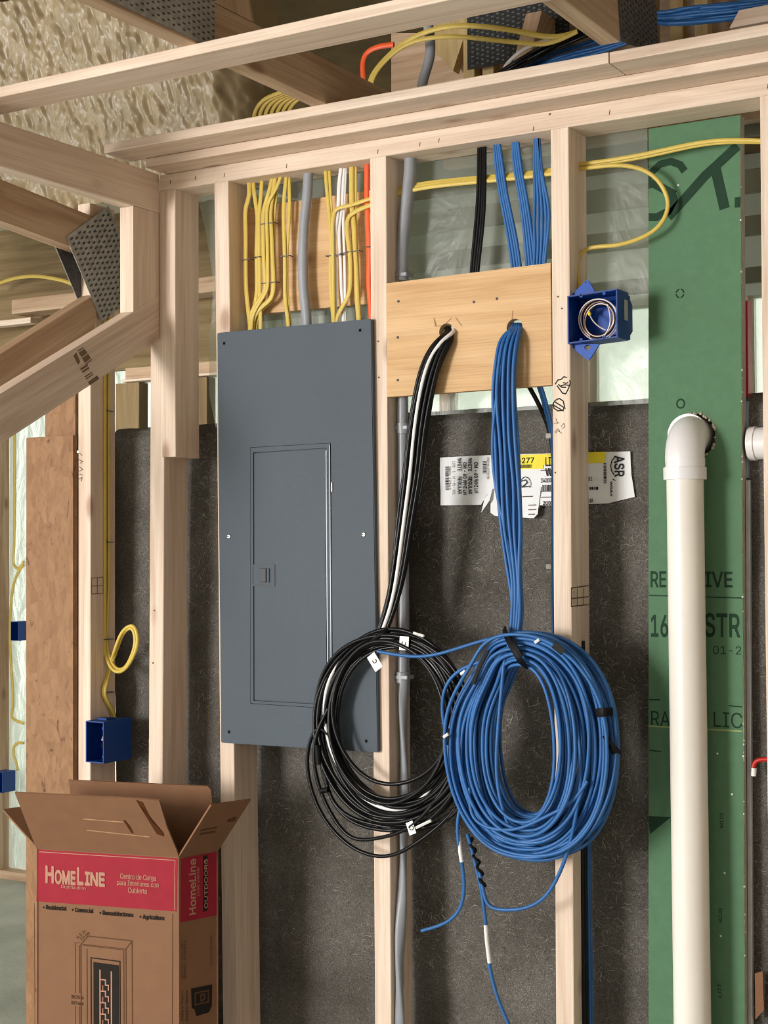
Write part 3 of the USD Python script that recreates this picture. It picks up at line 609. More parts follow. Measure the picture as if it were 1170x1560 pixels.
# labels
LY = 0.1195
def lprism(pts, y=LY, d=0.0006): return prism(pts if not isinstance(pts, list) else Polygon([xz(a, b, LY) for a, b in pts]), (0, y, 0), (1, 0, 0), (0, 0, 1), -d)
def curl(px, cut=None):
    """A paper sheet with slightly waved surface, from a pixel outline."""
    m = lprism(px); m = m.subdivide().subdivide()
    v = m.vertices; v[:, 1] += 0.0012 * np.sin(v[:, 0] * 60) * np.sin(v[:, 2] * 70); return m
def ltext(t, name, px, dirv, h, w, m='ink', bold=False, y=LY - .0022):
    a = P(*px, LY); ex, ey = {'r': ((1, 0, 0), (0, 0, 1)), 'd': ((0, 0, -1), (1, 0, 0)), 'u': ((0, 0, 1), (-1, 0, 0))}[dirv]
    name[0].add('lettering', text_on(t, (a[0], y, a[2]), ex, ey, h * U, w * U, bold, 0.0003), m, False, parent=name[1])
def bars(th, px, w, h, vert=False, n=12, seed=1):
    r = np.random.default_rng(seed); a = P(*px, LY); W, H = w * U, h * U; ms = []; L_ = H if vert else W; at = 0
    while at < L_:
        t = r.choice([0.0007, 0.0012, 0.0018])
        if at + t > L_: break
        ms.append(bx(a[0], a[0] + W, LY - .0023, LY - .0021, a[2] - at, a[2] - at - t) if vert else bx(a[0] + at, a[0] + at + t, LY - .0023, LY - .0021, a[2] - H, a[2]))
        at += t + r.choice([0.0007, 0.0011])
    th[0].add('barcode', cat_(ms), 'ink', False, parent=th[1])
la = Thing('paper_label', 'white paper label printed with sideways text, torn at its lower right corner', 'label', P(710, 770, LY))
s1 = la.add('sheet', curl([(670, 697), (751, 693), (751, 744), (741, 754), (733, 769), (671, 770)]), 'label_paper', True)
la.add('torn_corner', frame_box(P(738, 760, LY - .004), P(751, 741, LY - .008) - P(738, 760, LY - .004), P(733, 781, LY - .008) - P(738, 760, LY - .004), (0, .0006, 0)), 'label_paper', False)
T_ = (la, s1)
ltext('WHITE     REGULAR', T_, (698, 698), 'd', 7, 64, bold=True); ltext('CM - 60 WHI LH', T_, (706, 704), 'd', 7, 58, bold=True)
ltext('WHITE     REGULAR', T_, (714, 698), 'd', 7, 64, bold=True); ltext('CM - 60 WHI LH', T_, (723, 704), 'd', 7, 55, bold=True)
ltext('1100 - 1 - 60 - 90 - 001', T_, (690, 702), 'd', 5, 60, 'ink_soft'); ltext('Item: 12345', T_, (684, 710), 'd', 4, 42, 'ink_soft')
ltext('PRODUCTION', T_, (742, 697), 'd', 4.5, 38, 'ink_soft'); bars(T_, (679, 711), 6, 42, True, seed=2); bars(T_, (736, 703), 7, 22, True, seed=3)
lb = Thing('paper_label', 'wide white and yellow shipping label running behind the scribbled stud and the blue cables', 'label', P(850, 770, LY))
s2 = lb.add('sheet', curl([(748, 693), (960, 687.5), (962, 724), (967, 757), (925, 767), (822, 770), (822, 774), (750, 774)]), 'label_paper', True)
T_ = (lb, s2)
yb_ = lb.add('yellow_band', cat_([lprism([(764, 694), (828, 692), (828, 714), (764, 716)], LY - .0018), lprism([(828, 692), (924, 688), (921, 705), (828, 708)], LY - .0018)]), 'label_yellow', False, parent=s2, label='yellow band with a number')
ltext('Q', T_, (752, 710), 'r', 15, 11, bold=True); ltext('6277', T_, (788, 706), 'r', 9, 33, bold=True); bars(T_, (794, 708), 22, 6, seed=4)
ltext('LI', T_, (831, 710), 'r', 15, 11, bold=True); ltext('W', T_, (831, 725), 'r', 13, 14, bold=True); ltext('14100085', T_, (824, 735), 'r', 7, 34, bold=True)
bars(T_, (827, 739), 20, 11, seed=5); ltext('20085', T_, (827, 769), 'r', 6, 26, bold=True); ltext('001', T_, (893, 733), 'r', 7, 12); ltext('FNA', T_, (893, 766), 'r', 7, 14)
bars(T_, (898, 742), 17, 5, seed=6); bars(T_, (920, 706), 5, 34, True, seed=8)
for y_ in (716, 748, 757): lb.add('rule', lprism([(824, y_), (843, y_ - .4), (843, y_ + .8), (824, y_ + 1)], LY - .0022, .0003), 'ink_soft', False, parent=s2)
sw = lambda pts, w: unary_union([LineString([xz(a, b, LY) for a, b in l]).buffer(w * U / 2) for l in pts])
lb.add('circled_number', prism(unary_union([affinity.scale(Point(*xz(801, 737, LY)).buffer(.0125), .95, 1.15).difference(affinity.scale(Point(*xz(801, 737, LY)).buffer(.0113), .95, 1.15)), sw([[(795, 733), (801, 731), (804, 735), (796, 742), (807, 741)]], 1.6)]), (0, LY - .0022, 0), (1, 0, 0), (0, 0, 1), -.0003), 'ink', False, parent=s2)
ltext('ASR', T_, (937, 694), 'd', 16, 36, bold=True)
lb.add('logo_mark', prism(unary_union([sw([[(937, 697), (933, 701), (931, 709), (932, 717), (936, 723)]], 1.6), sw([[(934, 730), (938, 732)]], 1.2)]), (0, LY - .0022, 0), (1, 0, 0), (0, 0, 1), -.0003), 'ink', False, parent=s2, label='black swoosh and letters logo')
ltext('WRAX', T_, (930, 733), 'd', 4, 26, bold=True)
lc = Thing('paper_label', 'small white packing slip below the yellow band, behind the blue cables', 'label', P(785, 788, LY - .002))
s3 = lc.add('sheet', lprism(Polygon([xz(749, 745, LY), xz(825, 742, LY), xz(820, 783, LY), xz(814, 789.5, LY), xz(755, 786, LY), xz(748, 781, LY)]), LY - .003), 'label_paper', False)
T_ = (lc, s3)
for px, w, h in (((797, 756), 16, 2), ((806, 769), 12, 2), ((806, 776), 12, 2), ((806, 783), 10, 2)): lc.add('print_line', lprism([px, (px[0] + w, px[1] - .5), (px[0] + w, px[1] + 1), (px[0], px[1] + 1.5)], LY - .0038, .0003), 'ink_soft', False, parent=s3)

# ------------------------------------------------------------------ clear poly sheet behind the studs
def sheet(name, label, x0f, x1, z0, z1, y0, m, seed=1, amp=0.005):
    nx, nz = 70, 40; V = []
    for z in np.linspace(z0, z1, nz):
        xs = np.linspace(x0f(z), x1, nx)
        p = np.stack([xs * 5 + z * 2, np.zeros(nx), np.full(nx, z * 4) - xs * 3], -1)
        V.append(np.stack([xs, y0 + amp * meshkit.fbm(p, 4, seed) ** 1.5, np.full(nx, z)], -1))
    V = np.array(V).reshape(-1, 3); f = [[a, a + 1, a + nx + 1, a + nx] for i in range(nz - 1) for a in range(i * nx, i * nx + nx - 1)]
    f = np.array(f); return single(name, label, 'plastic sheet', trimesh.Trimesh(V, np.vstack([f[:, [0, 1, 2]], f[:, [0, 2, 3]]]), process=False), m, True)
_pl = [P(a, b, .0935) for a, b in ((330, 660), (318, 600), (318, 520), (325, 430), (314, 360), (303, 310), (299, 285))]
PLZ, PLX = [q[2] for q in _pl], [q[0] for q in _pl]
sheet('poly_sheet', 'translucent plastic vapour sheet stretched behind the studs above the blanket', lambda z: float(np.interp(z, PLZ, PLX)), 0.979, 1.845, 2.405, 0.0935, 'poly_sheet')
sheet('poly_sheet', 'strip of plastic sheet between the green board and the last stud, above the blanket', lambda z: 1.21, 1.42, 1.865, 2.06, 0.13, 'poly_sheet', 4)
sheet('poly_sheet', 'torn plastic scrap near the top plate, right of the green board', lambda z: 1.20 + .12 * max(0, (2.26 - z) / .1), 1.45, 2.20, 2.37, 0.13, 'poly_sheet', 6)

# ------------------------------------------------------------------ cables
HN = (0, -1, 0)
def cpts(pts, Y=None, n=None):
    """Pixel path (px, py[, Y]) to a smooth line in the room."""
    w = np.array([P(p[0], p[1], p[2] if len(p) > 2 else Y) for p in pts]); return spline(w, n)
def nm(name, label, pts, Y, m, w=0.0052, flat=0.5, group=None, up=0.02, cat='cable'):
    p = cpts(pts, Y)
    if up: p = np.vstack([p[0] + [0, 0, up], p])
    return single(name, label, cat, tube(p, w, 10, HN, flat), m, 50, group)
def add_staples(th, items, Y=0.04):
    for px, py, w in items:
        a, b = P(px, py, Y), P(px + w, py - w * .12, Y)
        th.add('cable_staple', cat_([bx(a[0], b[0], Y - .001, Y + .0004, a[2] - .0009, a[2] + .0009), bx(a[0], a[0] + .0012, Y - .001, 0.0465, a[2] - .0009, a[2] + .0009), bx(b[0] - .0012, b[0], Y - .001, 0.0465, a[2] - .0009, a[2] + .0009)]), 'zinc_dark', False)
YP = 0.0405
E8 = 'feeding the top of the grey panel'
nm('yellow_cable', 'leftmost yellow cable ' + E8, [(379, 275), (379, 300), (374.5, 317), (374, 350), (374, 395), (375, 440), (378, 470), (382, 502)], YP, 'yellow_cable', .0058)
nm('yellow_cable', 'second yellow cable from the left above the panel, joining its neighbour in a V', [(385, 275), (388.5, 302), (392, 330), (391.5, 360), (391, 400), (391, 445), (387, 475), (384, 505)], YP + .003, 'yellow_cable', .0052)
nm('yellow_cable', 'third yellow cable from the left above the panel, leaning into the V', [(399, 275), (397, 303), (394.5, 332), (395, 395), (395.5, 440), (396.5, 475), (397, 503)], YP - .0005, 'yellow_cable', .0052)
nm('yellow_cable', 'yellow cable above the panel, left of the pair that bends down left', [(414, 273), (409.5, 292), (402.5, 318), (401, 345), (402, 395), (404, 430), (402, 446), (391, 462), (382.5, 480), (380.5, 505)], YP - .004, 'yellow_cable', .0050)
nm('yellow_cable', 'yellow cable crossing over from upper right in the fan above the panel', [(427, 270), (420, 288), (410, 306), (406.5, 325), (407, 360), (408, 420), (406, 442), (394, 463), (385, 482), (382.5, 505)], YP - .0075, 'yellow_cable', .0044)
nm('yellow_cable', 'yellow cable on the right edge of the fan, bending left into the panel', [(419, 272), (414.5, 302), (412, 320), (413, 350), (415, 395), (416.5, 436), (412, 455), (398, 468), (387, 485), (384.5, 505)], YP - .003, 'yellow_cable', .0056)
nm('yellow_cable', 'thin yellow cable behind the right edge of the fan above the panel', [(424, 272), (421, 295), (418, 322), (417, 350), (418, 400), (418.5, 436), (414, 458), (401, 470), (391, 490), (390, 505)], YP + .003, 'yellow_cable', .0040)
nm('yellow_cable', 'left cable of the yellow pair just left of the grey service cable', [(436, 270), (433, 300), (432, 330), (433.5, 380), (434, 420), (434.5, 455), (437.5, 480), (440, 503)], YP, 'yellow_cable', .0048)
nm('yellow_cable', 'right cable of the yellow pair just left of the grey service cable', [(440, 270), (441, 300), (440, 340), (437.5, 375), (437, 400), (437.5, 450), (440, 480), (442, 503)], YP + .0035, 'yellow_cable', .0042)
nm('service_cable', 'thick grey service cable dropping into the grey panel', [(470, 262), (467.5, 300), (463.5, 340), (461.5, 390), (462.5, 440), (466.5, 480), (467, 505)], 0.040, 'grey_cable', .0118, .8)
nm('yellow_cable', 'left cable of the yellow pair just right of the grey service cable', [(496, 260), (498, 290), (502, 330), (504, 370), (503.5, 400), (504, 440), (507, 480), (508.5, 502)], YP, 'yellow_cable', .0044)
nm('yellow_cable', 'right cable of the yellow pair just right of the grey service cable', [(501.5, 259), (503, 290), (505, 325), (507, 352), (507.5, 400), (508, 440), (509.5, 480), (510.5, 502)], YP + .002, 'yellow_cable', .0036)
nm('white_cable', 'left white cable above the panel', [(519.5, 255), (516, 290), (515, 318), (511.5, 345), (509.5, 370), (510, 400), (511, 440), (511, 475), (510, 502)], YP - .002, 'white_cable', .0044)
nm('white_cable', 'middle white cable above the panel, swinging right', [(524, 256), (522, 290), (520.5, 318), (517, 345), (517.5, 380), (519, 410), (520, 440), (522, 465), (523, 500)], YP + .001, 'white_cable', .0036)
nm('white_cable', 'right white cable above the panel, behind the other two', [(526.5, 257), (524.5, 300), (523, 335), (524, 370), (525, 410), (525.5, 440), (525, 470), (526, 500)], YP + .003, 'white_cable', .0034)
nm('yellow_cable', 'yellow cable turning from the stud hole down past the white cables', [(566, 302), (548, 308), (530, 313.5), (516, 317), (510, 322), (507.2, 332), (506.5, 350), (507, 390), (507.5, 440), (509, 500)], YP - .008, 'yellow_cable', .0042, up=0)
nm('yellow_cable', 'yellow cable turning from the stud hole and curving back under the white cables', [(566, 312), (550, 318), (538, 324.5), (531, 331), (528.5, 345), (530, 365), (533, 390), (533.5, 430), (530.5, 450), (520, 470), (512.5, 488), (510.5, 503)], YP - .006, 'yellow_cable', .0050, up=0)
nm('yellow_cable', 'right-hand yellow cable above the panel, beside the orange one', [(535.5, 255), (535.5, 290), (536.5, 320), (539, 345), (540, 370), (542, 410), (544.5, 460), (547, 493)], YP, 'yellow_cable', .0058)
nm('yellow_cable', 'thin yellow cable half hidden behind the right-hand one above the panel', [(541.5, 254), (541.5, 300), (541.5, 330), (543, 370), (545, 410), (547, 460), (549, 493)], YP + .0035, 'yellow_cable', .0036)
nm('orange_cable', 'bright orange cable beside the stud above the panel', [(558.5, 250), (558.5, 300), (560, 340), (562, 390), (561.5, 430), (563.5, 460), (566, 500)], YP, 'orange_cable', .0056)
add_staples(ply2, [(368, 396, 14), (386, 392, 10), (398, 341.5, 20), (398, 432, 23), (426, 391, 15), (496, 390, 13), (507.5, 389, 13), (517.5, 386, 13), (528, 384, 20), (558.5, 376, 6)], 0.0325)
# across the bay and out to the loop
for k, lab in ((-1, 'top'), (0, 'middle'), (1, 'lowest')):
    nm('yellow_cable', lab + ' of three yellow cables crossing between the studs above the drilled plywood', [(588, 296 + k * 4), (600, 292.5 + k * 4), (640, 284 + k * 3.2), (700, 276.5 + k * 3), (760, 271 + k * 2.8), (800, 267 + k * 2.6), (845, 261 + k * 2.6)], 0.052 - .004 * k, 'yellow_cable', .0046, .6, up=0)
nm('yellow_cable', 'upper of two yellow cables running right across the green board', [(868, 252), (884, 250), (930, 244), (1000, 231), (1060, 218.5), (1110, 213.5), (1170, 215)], 0.052, 'yellow_cable', .0042, .65, up=0)
nm('yellow_cable', 'lower of two yellow cables running right across the green board', [(868, 254), (884, 253), (930, 247.5), (1000, 235), (1060, 222), (1110, 216.5), (1170, 216.5)], 0.056, 'yellow_cable', .0040, .65, up=0)
nm('yellow_cable', 'yellow cable looping over the green board back to the open blue box', [(868, 257), (884, 257, .05), (925, 252.5, .045), (965, 254.5, .05), (995, 268, .056), (1012, 290, .06), (1017.5, 312, .062), (1010.5, 335, .06), (995, 352, .058), (970, 365, .055), (935, 374, .05), (903, 377, .05), (886, 386, .05), (879.5, 403, .045), (881, 420, .04), (884, 440, .035)], 0.055, 'yellow_cable', .0042, .7, up=0)
# grey conduit with its flanges, then twisted service cable
cd = Thing('grey_conduit', 'grey conduit with flanged couplings running down the side of a stud', 'conduit', P(613, 1500, 0.055))
cd.add('conduit', tube(np.vstack([cpts([(626, 238), (625, 262), (621, 300), (616.5, 340), (613.5, 380), (612, 425)], .05)]), .0138, 18), 'grey_cable', 50)
def cside(px, py, r): return PX(px, py, stC.x(P(px, py, 0)[2]) + .0196 + r)
cd.add('conduit', tube(spline([cside(px, py, .0125) for px, py in [(613.5, 585), (613.5, 640), (614, 700), (614.5, 800), (614.5, 900), (614, 1000), (614, 1035)]]), .0118, 18), 'grey_cable', 50)
tw = spline([cside(px, py, .0125) for px, py in [(614, 1030), (614, 1060), (615, 1150), (615.5, 1250), (614.5, 1300), (611.5, 1380), (608.5, 1480), (609.5, 1580), (611, 1750), (612, 1900)]], 90)
ang = np.linspace(0, 14, 90)
cd.add('twisted_cable', tube(tw, .0116, 14, np.stack([np.sin(ang), -np.cos(ang), 0 * ang], -1), .66), 'grey_cable', 50, label='shiny twisted grey service cable')
for (px, py, Y, r) in ((612.3, 420, .05, .0195), (614.5, 652, .055, .017), (614, 1031, .055, .0185)):
    q = P(px, py, Y) if py < 500 else cside(px, py, .0135); cd.add('coupling', cat_([rbox(q[0] - r, q[0] + r, q[1] - r * .8, q[1] + r * .8, q[2] - .0045, q[2] + .0045, .0015), lathe([(0.0, -.012), (.0152, -.012), (.0152, .010), (0, .010)], q, (0, 0, 1), 20)]), 'grey_cable', 30)

# black and blue cables above the plywood
def bundle(name, label, lines, Y, m, r, part='cable', base=None):
    th = Thing(name, label, 'cable bundle', base if base is not None else P(*lines[0][-1][:2], Y))
    for l in lines: th.add(part, tube(np.vstack([cpts(l, Y)[0] + [0, 0, .02], cpts(l, Y)]), r, 8), m, 60)
    return th
kb = [[(734 + dx, 224), (733 + dx * 1.1, 290), (730 + dx * 1.2, 340), (724 + dx * 1.1, 400), (722 + dx, 425, )] for dx in (-4.5, -1.2, 2.2, 5)]
bundle('black_cables', 'bundle of black cables dropping behind the drilled plywood', kb, .045, 'black_cable', .0034)
b1 = [[(757 + d * .8, 221), (761 + d, 255), (766 + d, 290), (775 + d * 1.1, 335), (783 + d * 1.2, 380), (789 + d * 1.2, 425)] for d in (-5, -1.5, 2, 5)]
b2 = [[(785 + d * .8, 216), (789 + d, 255), (795 + d, 290), (802 + d * 1.1, 335), (807 + d * 1.2, 380), (811 + d * 1.3, 425)] for d in (-5, -1.8, 1.5, 5)]
b3 = [[(818 + d * .5, 209), (819 + d * .8, 255), (822 + d * 1.2, 300), (823 + d * 1.5, 340), (822 + d * 1.2, 380), (819 + d * 1.3, 425)] for d in (-6, -2, 2, 6)] + [[(821, 209), (827, 270), (835, 310), (836, 340), (832, 380), (828, 425)]]
bundle('blue_cables', 'leftmost of three blue cable bundles dropping behind the drilled plywood', b1, .045, 'blue_cable', .0034)
bundle('blue_cables', 'middle of three blue cable bundles dropping behind the drilled plywood', b2, .047, 'blue_cable', .0034)
bundle('blue_cables', 'rightmost of three blue cable bundles dropping behind the drilled plywood', b3, .045, 'blue_cable', .0033)

# cables running down beside the scribbled stud
Dx = lambda z: stD.x(z) + 0.0191
bundle('side_cables', 'black cable slanting from under the plywood to the scribbled stud', [[(795, 570, .03), (810, 596, .035), (825, 625, .05), (839, 665, .06), (843, 700, .06)]], .05, 'black_cable', .0045)
bundle('side_cables', 'blue cables slanting from under the plywood and down the scribbled stud', [[(815, 575, .03), (824, 600, .035), (832, 630, .05), (840, 668, .058), (842.5, 760, .058), (842.5, 850, .058), (842.5, 950, .058), (846, 1010, .058)], [(819, 575, .03), (828, 600, .035), (836, 630, .05), (843, 668, .058), (845, 760, .058)]], .05, 'blue_cable', .0034)
for py in (664, 863):
    q = P(838, py, .058); single('cable_clip', 'pale cable clip on the stud, %s the paper labels' % ('above' if py == 664 else 'well below'), 'cable clip', rbox(q[0] - .007, q[0] + .004, q[1] - .006, q[1] + .006, q[2] - .005, q[2] + .005, .0014), 'marker_white', 30)
def down(dx, Y): return [(888, 992, Y + .01), (889 + dx * .5, 1015, Y), (890 + dx, 1060, Y), (890 + dx, 1300, Y), (892 + dx, 1500, Y), (894 + dx, 1700, Y), (895 + dx, 1900, Y)]
bundle('side_cables', 'two black cables running down the right side of the scribbled stud', [down(-3, .040), down(1, .050)], .05, 'black_cable', .0044)
bundle('side_cables', 'two blue cables running down the right side of the scribbled stud', [down(6, .060), down(9, .068)], .06, 'blue_cable', .0034)
q = P(886.5, 998, .05); stD.add('cable_hole', lathe([(0, 0), (.0125, 0), (.0125, .0006), (0, .0006)], (Dx(q[2]), q[1], q[2]), (1, 0, 0), 20), 'ink', False, label='dark drilled hole')
# marker scribbles and stamp on that stud
def dmark(lines, w, m='ink', Y=-0.0004): return prism(unary_union([LineString([xz(a, b, 0) for a, b in l]).buffer(w * U / 2) for l in lines]), (0, Y, 0), (1, 0, 0), (0, 0, 1), -.0003)
stD.add('marker_scribble', dmark([[(846, 585), (850, 579), (855, 578), (859, 574), (863, 575)], [(849, 588), (852, 592), (857, 599), (862, 600), (866, 592), (869, 583), (868, 580)], [(855, 588), (860, 586), (866, 587)], [(858, 583), (862, 584), (865, 583)], [(851, 586), (856, 590), (862, 590)], [(846, 610), (852, 607), (858, 611), (860, 619), (858, 625), (850, 626), (844, 622), (843, 614), (846, 610)], [(845, 612), (861, 622)], [(843, 617), (858, 626)]], 2.0), 'ink', False)
stD.add('marker_scribble', dmark([[(847, 638), (850, 645)], [(844, 645), (852, 644)], [(845, 658), (850, 653), (853, 657)], [(855, 650), (859, 645), (861, 650), (857, 653)], [(846, 660), (850, 656), (856, 660)]], 1.0), 'ink_soft', False)
def on_side(lines, w): return prism(unary_union([LineString([(q[1], q[2]) for q in [PX(a, b, Dx(1.4)) for a, b in l]]).buffer(w) for l in lines]), (Dx(1.45) + .0006, 0, 0), (0, 1, 0), (0, 0, 1), -.0006)
stD.add('grade_stamp', on_side([[(870, 896), (896, 892)], [(870, 924), (896, 921)], [(870, 896), (870, 924)], [(879, 897), (879, 922)], [(870, 912), (896, 909)], [(888, 896), (888, 920)], [(874, 900), (874, 920)]], .0012), 'ink_soft', False)
for th, l in ((stD, [(846, 720), (856, 470), (850, 452)]), (stC, [(577, 575), (576, 520)]), (stA, [(233, 1010), (235, 930)])):
    for a, b in l: q = P(a, b, -0.0003); th.add('nail_head', lathe([(0, 0), (.0019, 0), (.0019, .0004), (0, .0004)], q, (0, -1, 0), 10), 'ink_soft', False)

# ------------------------------------------------------------------ the black coil
def ring(cx, cz, ax, az, n=120, phase=0.0, amp=0.03, rng_=None, y0=-.03, ya=.006, top=None, p=2.0):
    t = np.linspace(0, 2 * np.pi, n, endpoint=False)
    k = 1 + amp * (0.5 * np.sin(2 * t + rng_.uniform(0, 6)) + 0.4 * np.sin(3 * t + rng_.uniform(0, 6)) + 0.25 * np.sin(5 * t + rng_.uniform(0, 6)))
    c, s = np.cos(t), np.sin(t)
    if p != 2.0: c, s = np.sign(c) * np.abs(c) ** (2 / p), np.sign(s) * np.abs(s) ** (2 / p)
    x, z = cx + ax * k * c, cz + az * k * s
    if top is not None:  # pull the top towards the tie
        g = np.exp(-((t - np.pi / 2 - top[3]) / top[2]) ** 2); x = x * (1 - g * top[4]) + top[0] * g * top[4]; z = z * (1 - g * top[4]) + top[1] * g * top[4]
    y = y0 + ya * np.sin(t + rng_.uniform(0, 6)) + ya * .5 * np.sin(2 * t + rng_.uniform(0, 6))
    return np.stack([x, y, z], -1)
r5 = np.random.default_rng(21)
bc = Thing('black_cable_coil', 'coil of black cables with white tags hanging from the plywood over the panel corner', 'cable coil', P(595, 1305, -.04))
tieB = P(582, 968, -.03)
cB = P(598, 1128, -.04)
drop = [(684, 499, .02), (684, 506, .0), (676, 517, -.014), (660, 548, -.022), (645, 600, -.024), (635, 660, -.024), (628, 720, -.024), (618, 790, -.024), (608, 860, -.026), (596, 920, -.03), (580, 968, -.032)]
for i, (o, oy) in enumerate([(-13, .004), (-10, -.002), (-7.5, .006), (-1.5, -.004), (2, .003), (5.5, -.003), (8.5, .004), (11.5, -.001), (14, .004), (4, .008), (-4, .009)]):
    sc = [.36, .4, .75, .95, 1, 1, .95, .85, .75, .6, .45]
    bc.add('cable', tube(cpts([(a + o * sc[j] + r5.uniform(-.8, .8), b + abs(o) * .12 * (j < 3), c_ + oy * (j > 1)) for j, (a, b, c_) in enumerate(drop)]), .0043, 8), 'black_cable', 60)
bc.add('cable', tube(cpts([(a + o, b, c_ - .006) for (a, b, c_), o in zip(drop, (6, 6, 1, -5, -5, -4, -3, -2, -1, 0, 0))]), .0042, 8), 'white_cable', 60, label='single white cable')
for i in range(17):
    f_ = i / 16
    a_x = 0.128 + 0.058 * f_ + r5.uniform(-.008, .008); a_z = 0.150 + 0.050 * f_ + r5.uniform(-.012, .010)
    rr = ring(cB[0] + r5.uniform(-.006, .010), tieB[2] - a_z * 1.0 + .012 - .028 * (1 - f_) + r5.uniform(-.010, .006), a_x, a_z, rng_=r5, amp=.03, y0=-.034 - .022 * r5.uniform(0, 1), ya=.006)
    bc.add('cable', tube(rr, .0043, 8, closed=True), 'white_cable' if i in (3, 11) else 'black_cable', 60, label='white cable loop' if i in (3, 11) else None)
lo = [[(508, 1130, -.045), (486, 1110, -.05), (470, 1140, -.05), (474, 1200, -.05), (500, 1255, -.05), (545, 1295, -.05), (590, 1304, -.05), (625, 1290, -.05), (660, 1265, -.045), (690, 1235, -.04), (705, 1200, -.04)],
      [(500, 1080, -.05), (480, 1130, -.055), (484, 1190, -.055), (505, 1240, -.055), (535, 1275, -.055), (575, 1277, -.055), (620, 1262, -.06), (655, 1230, -.06), (685, 1185, -.055), (700, 1150, -.05)],
      [(490, 1150, -.05), (505, 1215, -.05), (535, 1250, -.05), (590, 1265, -.05), (640, 1262, -.045), (685, 1245, -.04), (715, 1210, -.04)],
      [(485, 1140, -.05), (497, 1195, -.05), (520, 1235, -.05), (570, 1256, -.05), (620, 1262, -.045), (665, 1253, -.04), (705, 1225, -.04)]]
for l in lo: bc.add('cable', tube(cpts(l), .0040, 8), 'black_cable', 60)
th_ = np.linspace(0, 2 * np.pi, 24, endpoint=False)
bc.add('tie', tube([tieB + np.array([.020 * math.cos(t) - .006 * math.sin(t), .016 * math.sin(t) - .006, .012 * math.cos(t)]) for t in th_], .0062, 8, closed=True), 'tape_black', 60, label='black tape tie')
def tag_label(th, quad, Y, mark=True):
    q = [P(a, b, Y) for a, b in quad]; m = frame_box(q[0], q[1] - q[0], q[3] - q[0], (0, .0009, 0))
    t = th.add('label_tag', m, 'marker_white', False, label='white paper tag')
    if mark:
        c = sum(q) / 4; e1 = (q[1] - q[0]); e1 /= np.linalg.norm(e1); e2 = q[3] - q[0]; e2 = e2 - e2.dot(e1) * e1; e2 /= np.linalg.norm(e2)
        n = np.cross(e1, e2); n = n if n[1] < 0 else -n
        a = np.linspace(-.6, 4.0, 10)
        th.add('tag_mark', tube([c + n * .0008 + (e1 * math.cos(x) + e2 * math.sin(x)) * .0042 for x in a], .0007, 5), 'ink', False, parent=t)
tag_label(bc, [(608, 990), (609, 969), (623, 970), (621, 991)][1:] + [(608, 990)], -.062)
tag_label(bc, [(559, 1002), (570, 993), (582, 1009), (572, 1024)], -.066)
tag_label(bc, [(618, 1254), (628, 1250), (638, 1268), (624, 1273)], -.064)
bc.add('label_tag', tube(cpts([(634, 1261), (657, 1250)], -.066, 4), .0032, 6), 'marker_white', False); bc.add('label_tag', tube(cpts([(630, 964), (646, 969)], -.05, 4), .003, 6), 'marker_white', False)
bc.add('tape_wrap', tube(cpts([(484, 1135), (486, 1165)], -.056, 5), .0072, 8), 'tape_black', 60); bc.add('tape_wrap', tube(cpts([(488, 1205), (500, 1203)], -.056, 5), .006, 8), 'tape_black', 60)

# ------------------------------------------------------------------ the blue coil
r6 = np.random.default_rng(5)
bu = Thing('blue_cable_coil', 'thick coil of blue network cable hanging by black tape from the plywood', 'cable coil', P(808, 1310, -.05))
cU = P(808, 1140, -.05)
top_pts = [(786, 494, .02), (786, 501, -.002), (778, 514, -.016), (771, 545, -.026), (768, 600, -.028), (771, 670, -.028), (775, 740, -.03), (780, 810, -.03), (785, 880, -.032), (787, 930, -.04), (782, 975, -.05)]
sc = [.42, .46, .8, .95, 1, 1.05, 1.1, .9, .55, .5, .5]
for i in range(13):
    o = (i - 6) / 6 * 15.5; oy = [0, .008, -.005][i % 3]
    bu.add('cable', tube(cpts([(a + o * sc[j] + r6.uniform(-1.6, 1.6) * (3 < j), b, c_ + oy * (j > 1)) for j, (a, b, c_) in enumerate(top_pts)]), .0036, 8), 'blue_cable', 60)
bu.add('cable', tube(cpts([(778, 505, -.014), (768, 530, -.024), (760, 580, -.03), (751.5, 650, -.03), (751, 700, -.03), (757, 750, -.03), (768, 800, -.032), (778, 850, -.034), (785, 910, -.036), (783, 970, -.05)]), .0034, 8), 'blue_cable', 60, label='stray blue cable bowing out left')
tieU = P(785, 985, -.06)
for i in range(60):
    f_ = (i + .5) / 60
    a_x = .068 + .104 * f_ + r6.uniform(-.006, .006); zt = tieU[2] - .028 + .056 * f_ + r6.uniform(-.004, .003)
    zb = P(808, 1246 + 58 * f_ + r6.uniform(-9, 5), -.05)[2]
    a_z = (zt - zb) / 2
    rr = ring(cU[0] - .004 + .003 * f_ + r6.uniform(-.006, .006), (zt + zb) / 2, a_x, a_z, rng_=r6, amp=.022, y0=-.026 - .070 * r6.uniform(0, 1), ya=.008, p=2.2)
    t = np.linspace(0, 2 * np.pi, len(rr), endpoint=False)
    # left strands run straight down from the tie: draw them in over the upper left
    g = np.exp(-((t - 2.35) / .45) ** 2) * (.22 + .12 * r6.uniform(0, 1)); rr[:, 0] += g * (tieU[0] + .01 - rr[:, 0]) * .9; rr[:, 2] += g * (.035) * 0
    bu.add('cable', tube(rr, .0036, 8, closed=True), 'blue_cable', 60)
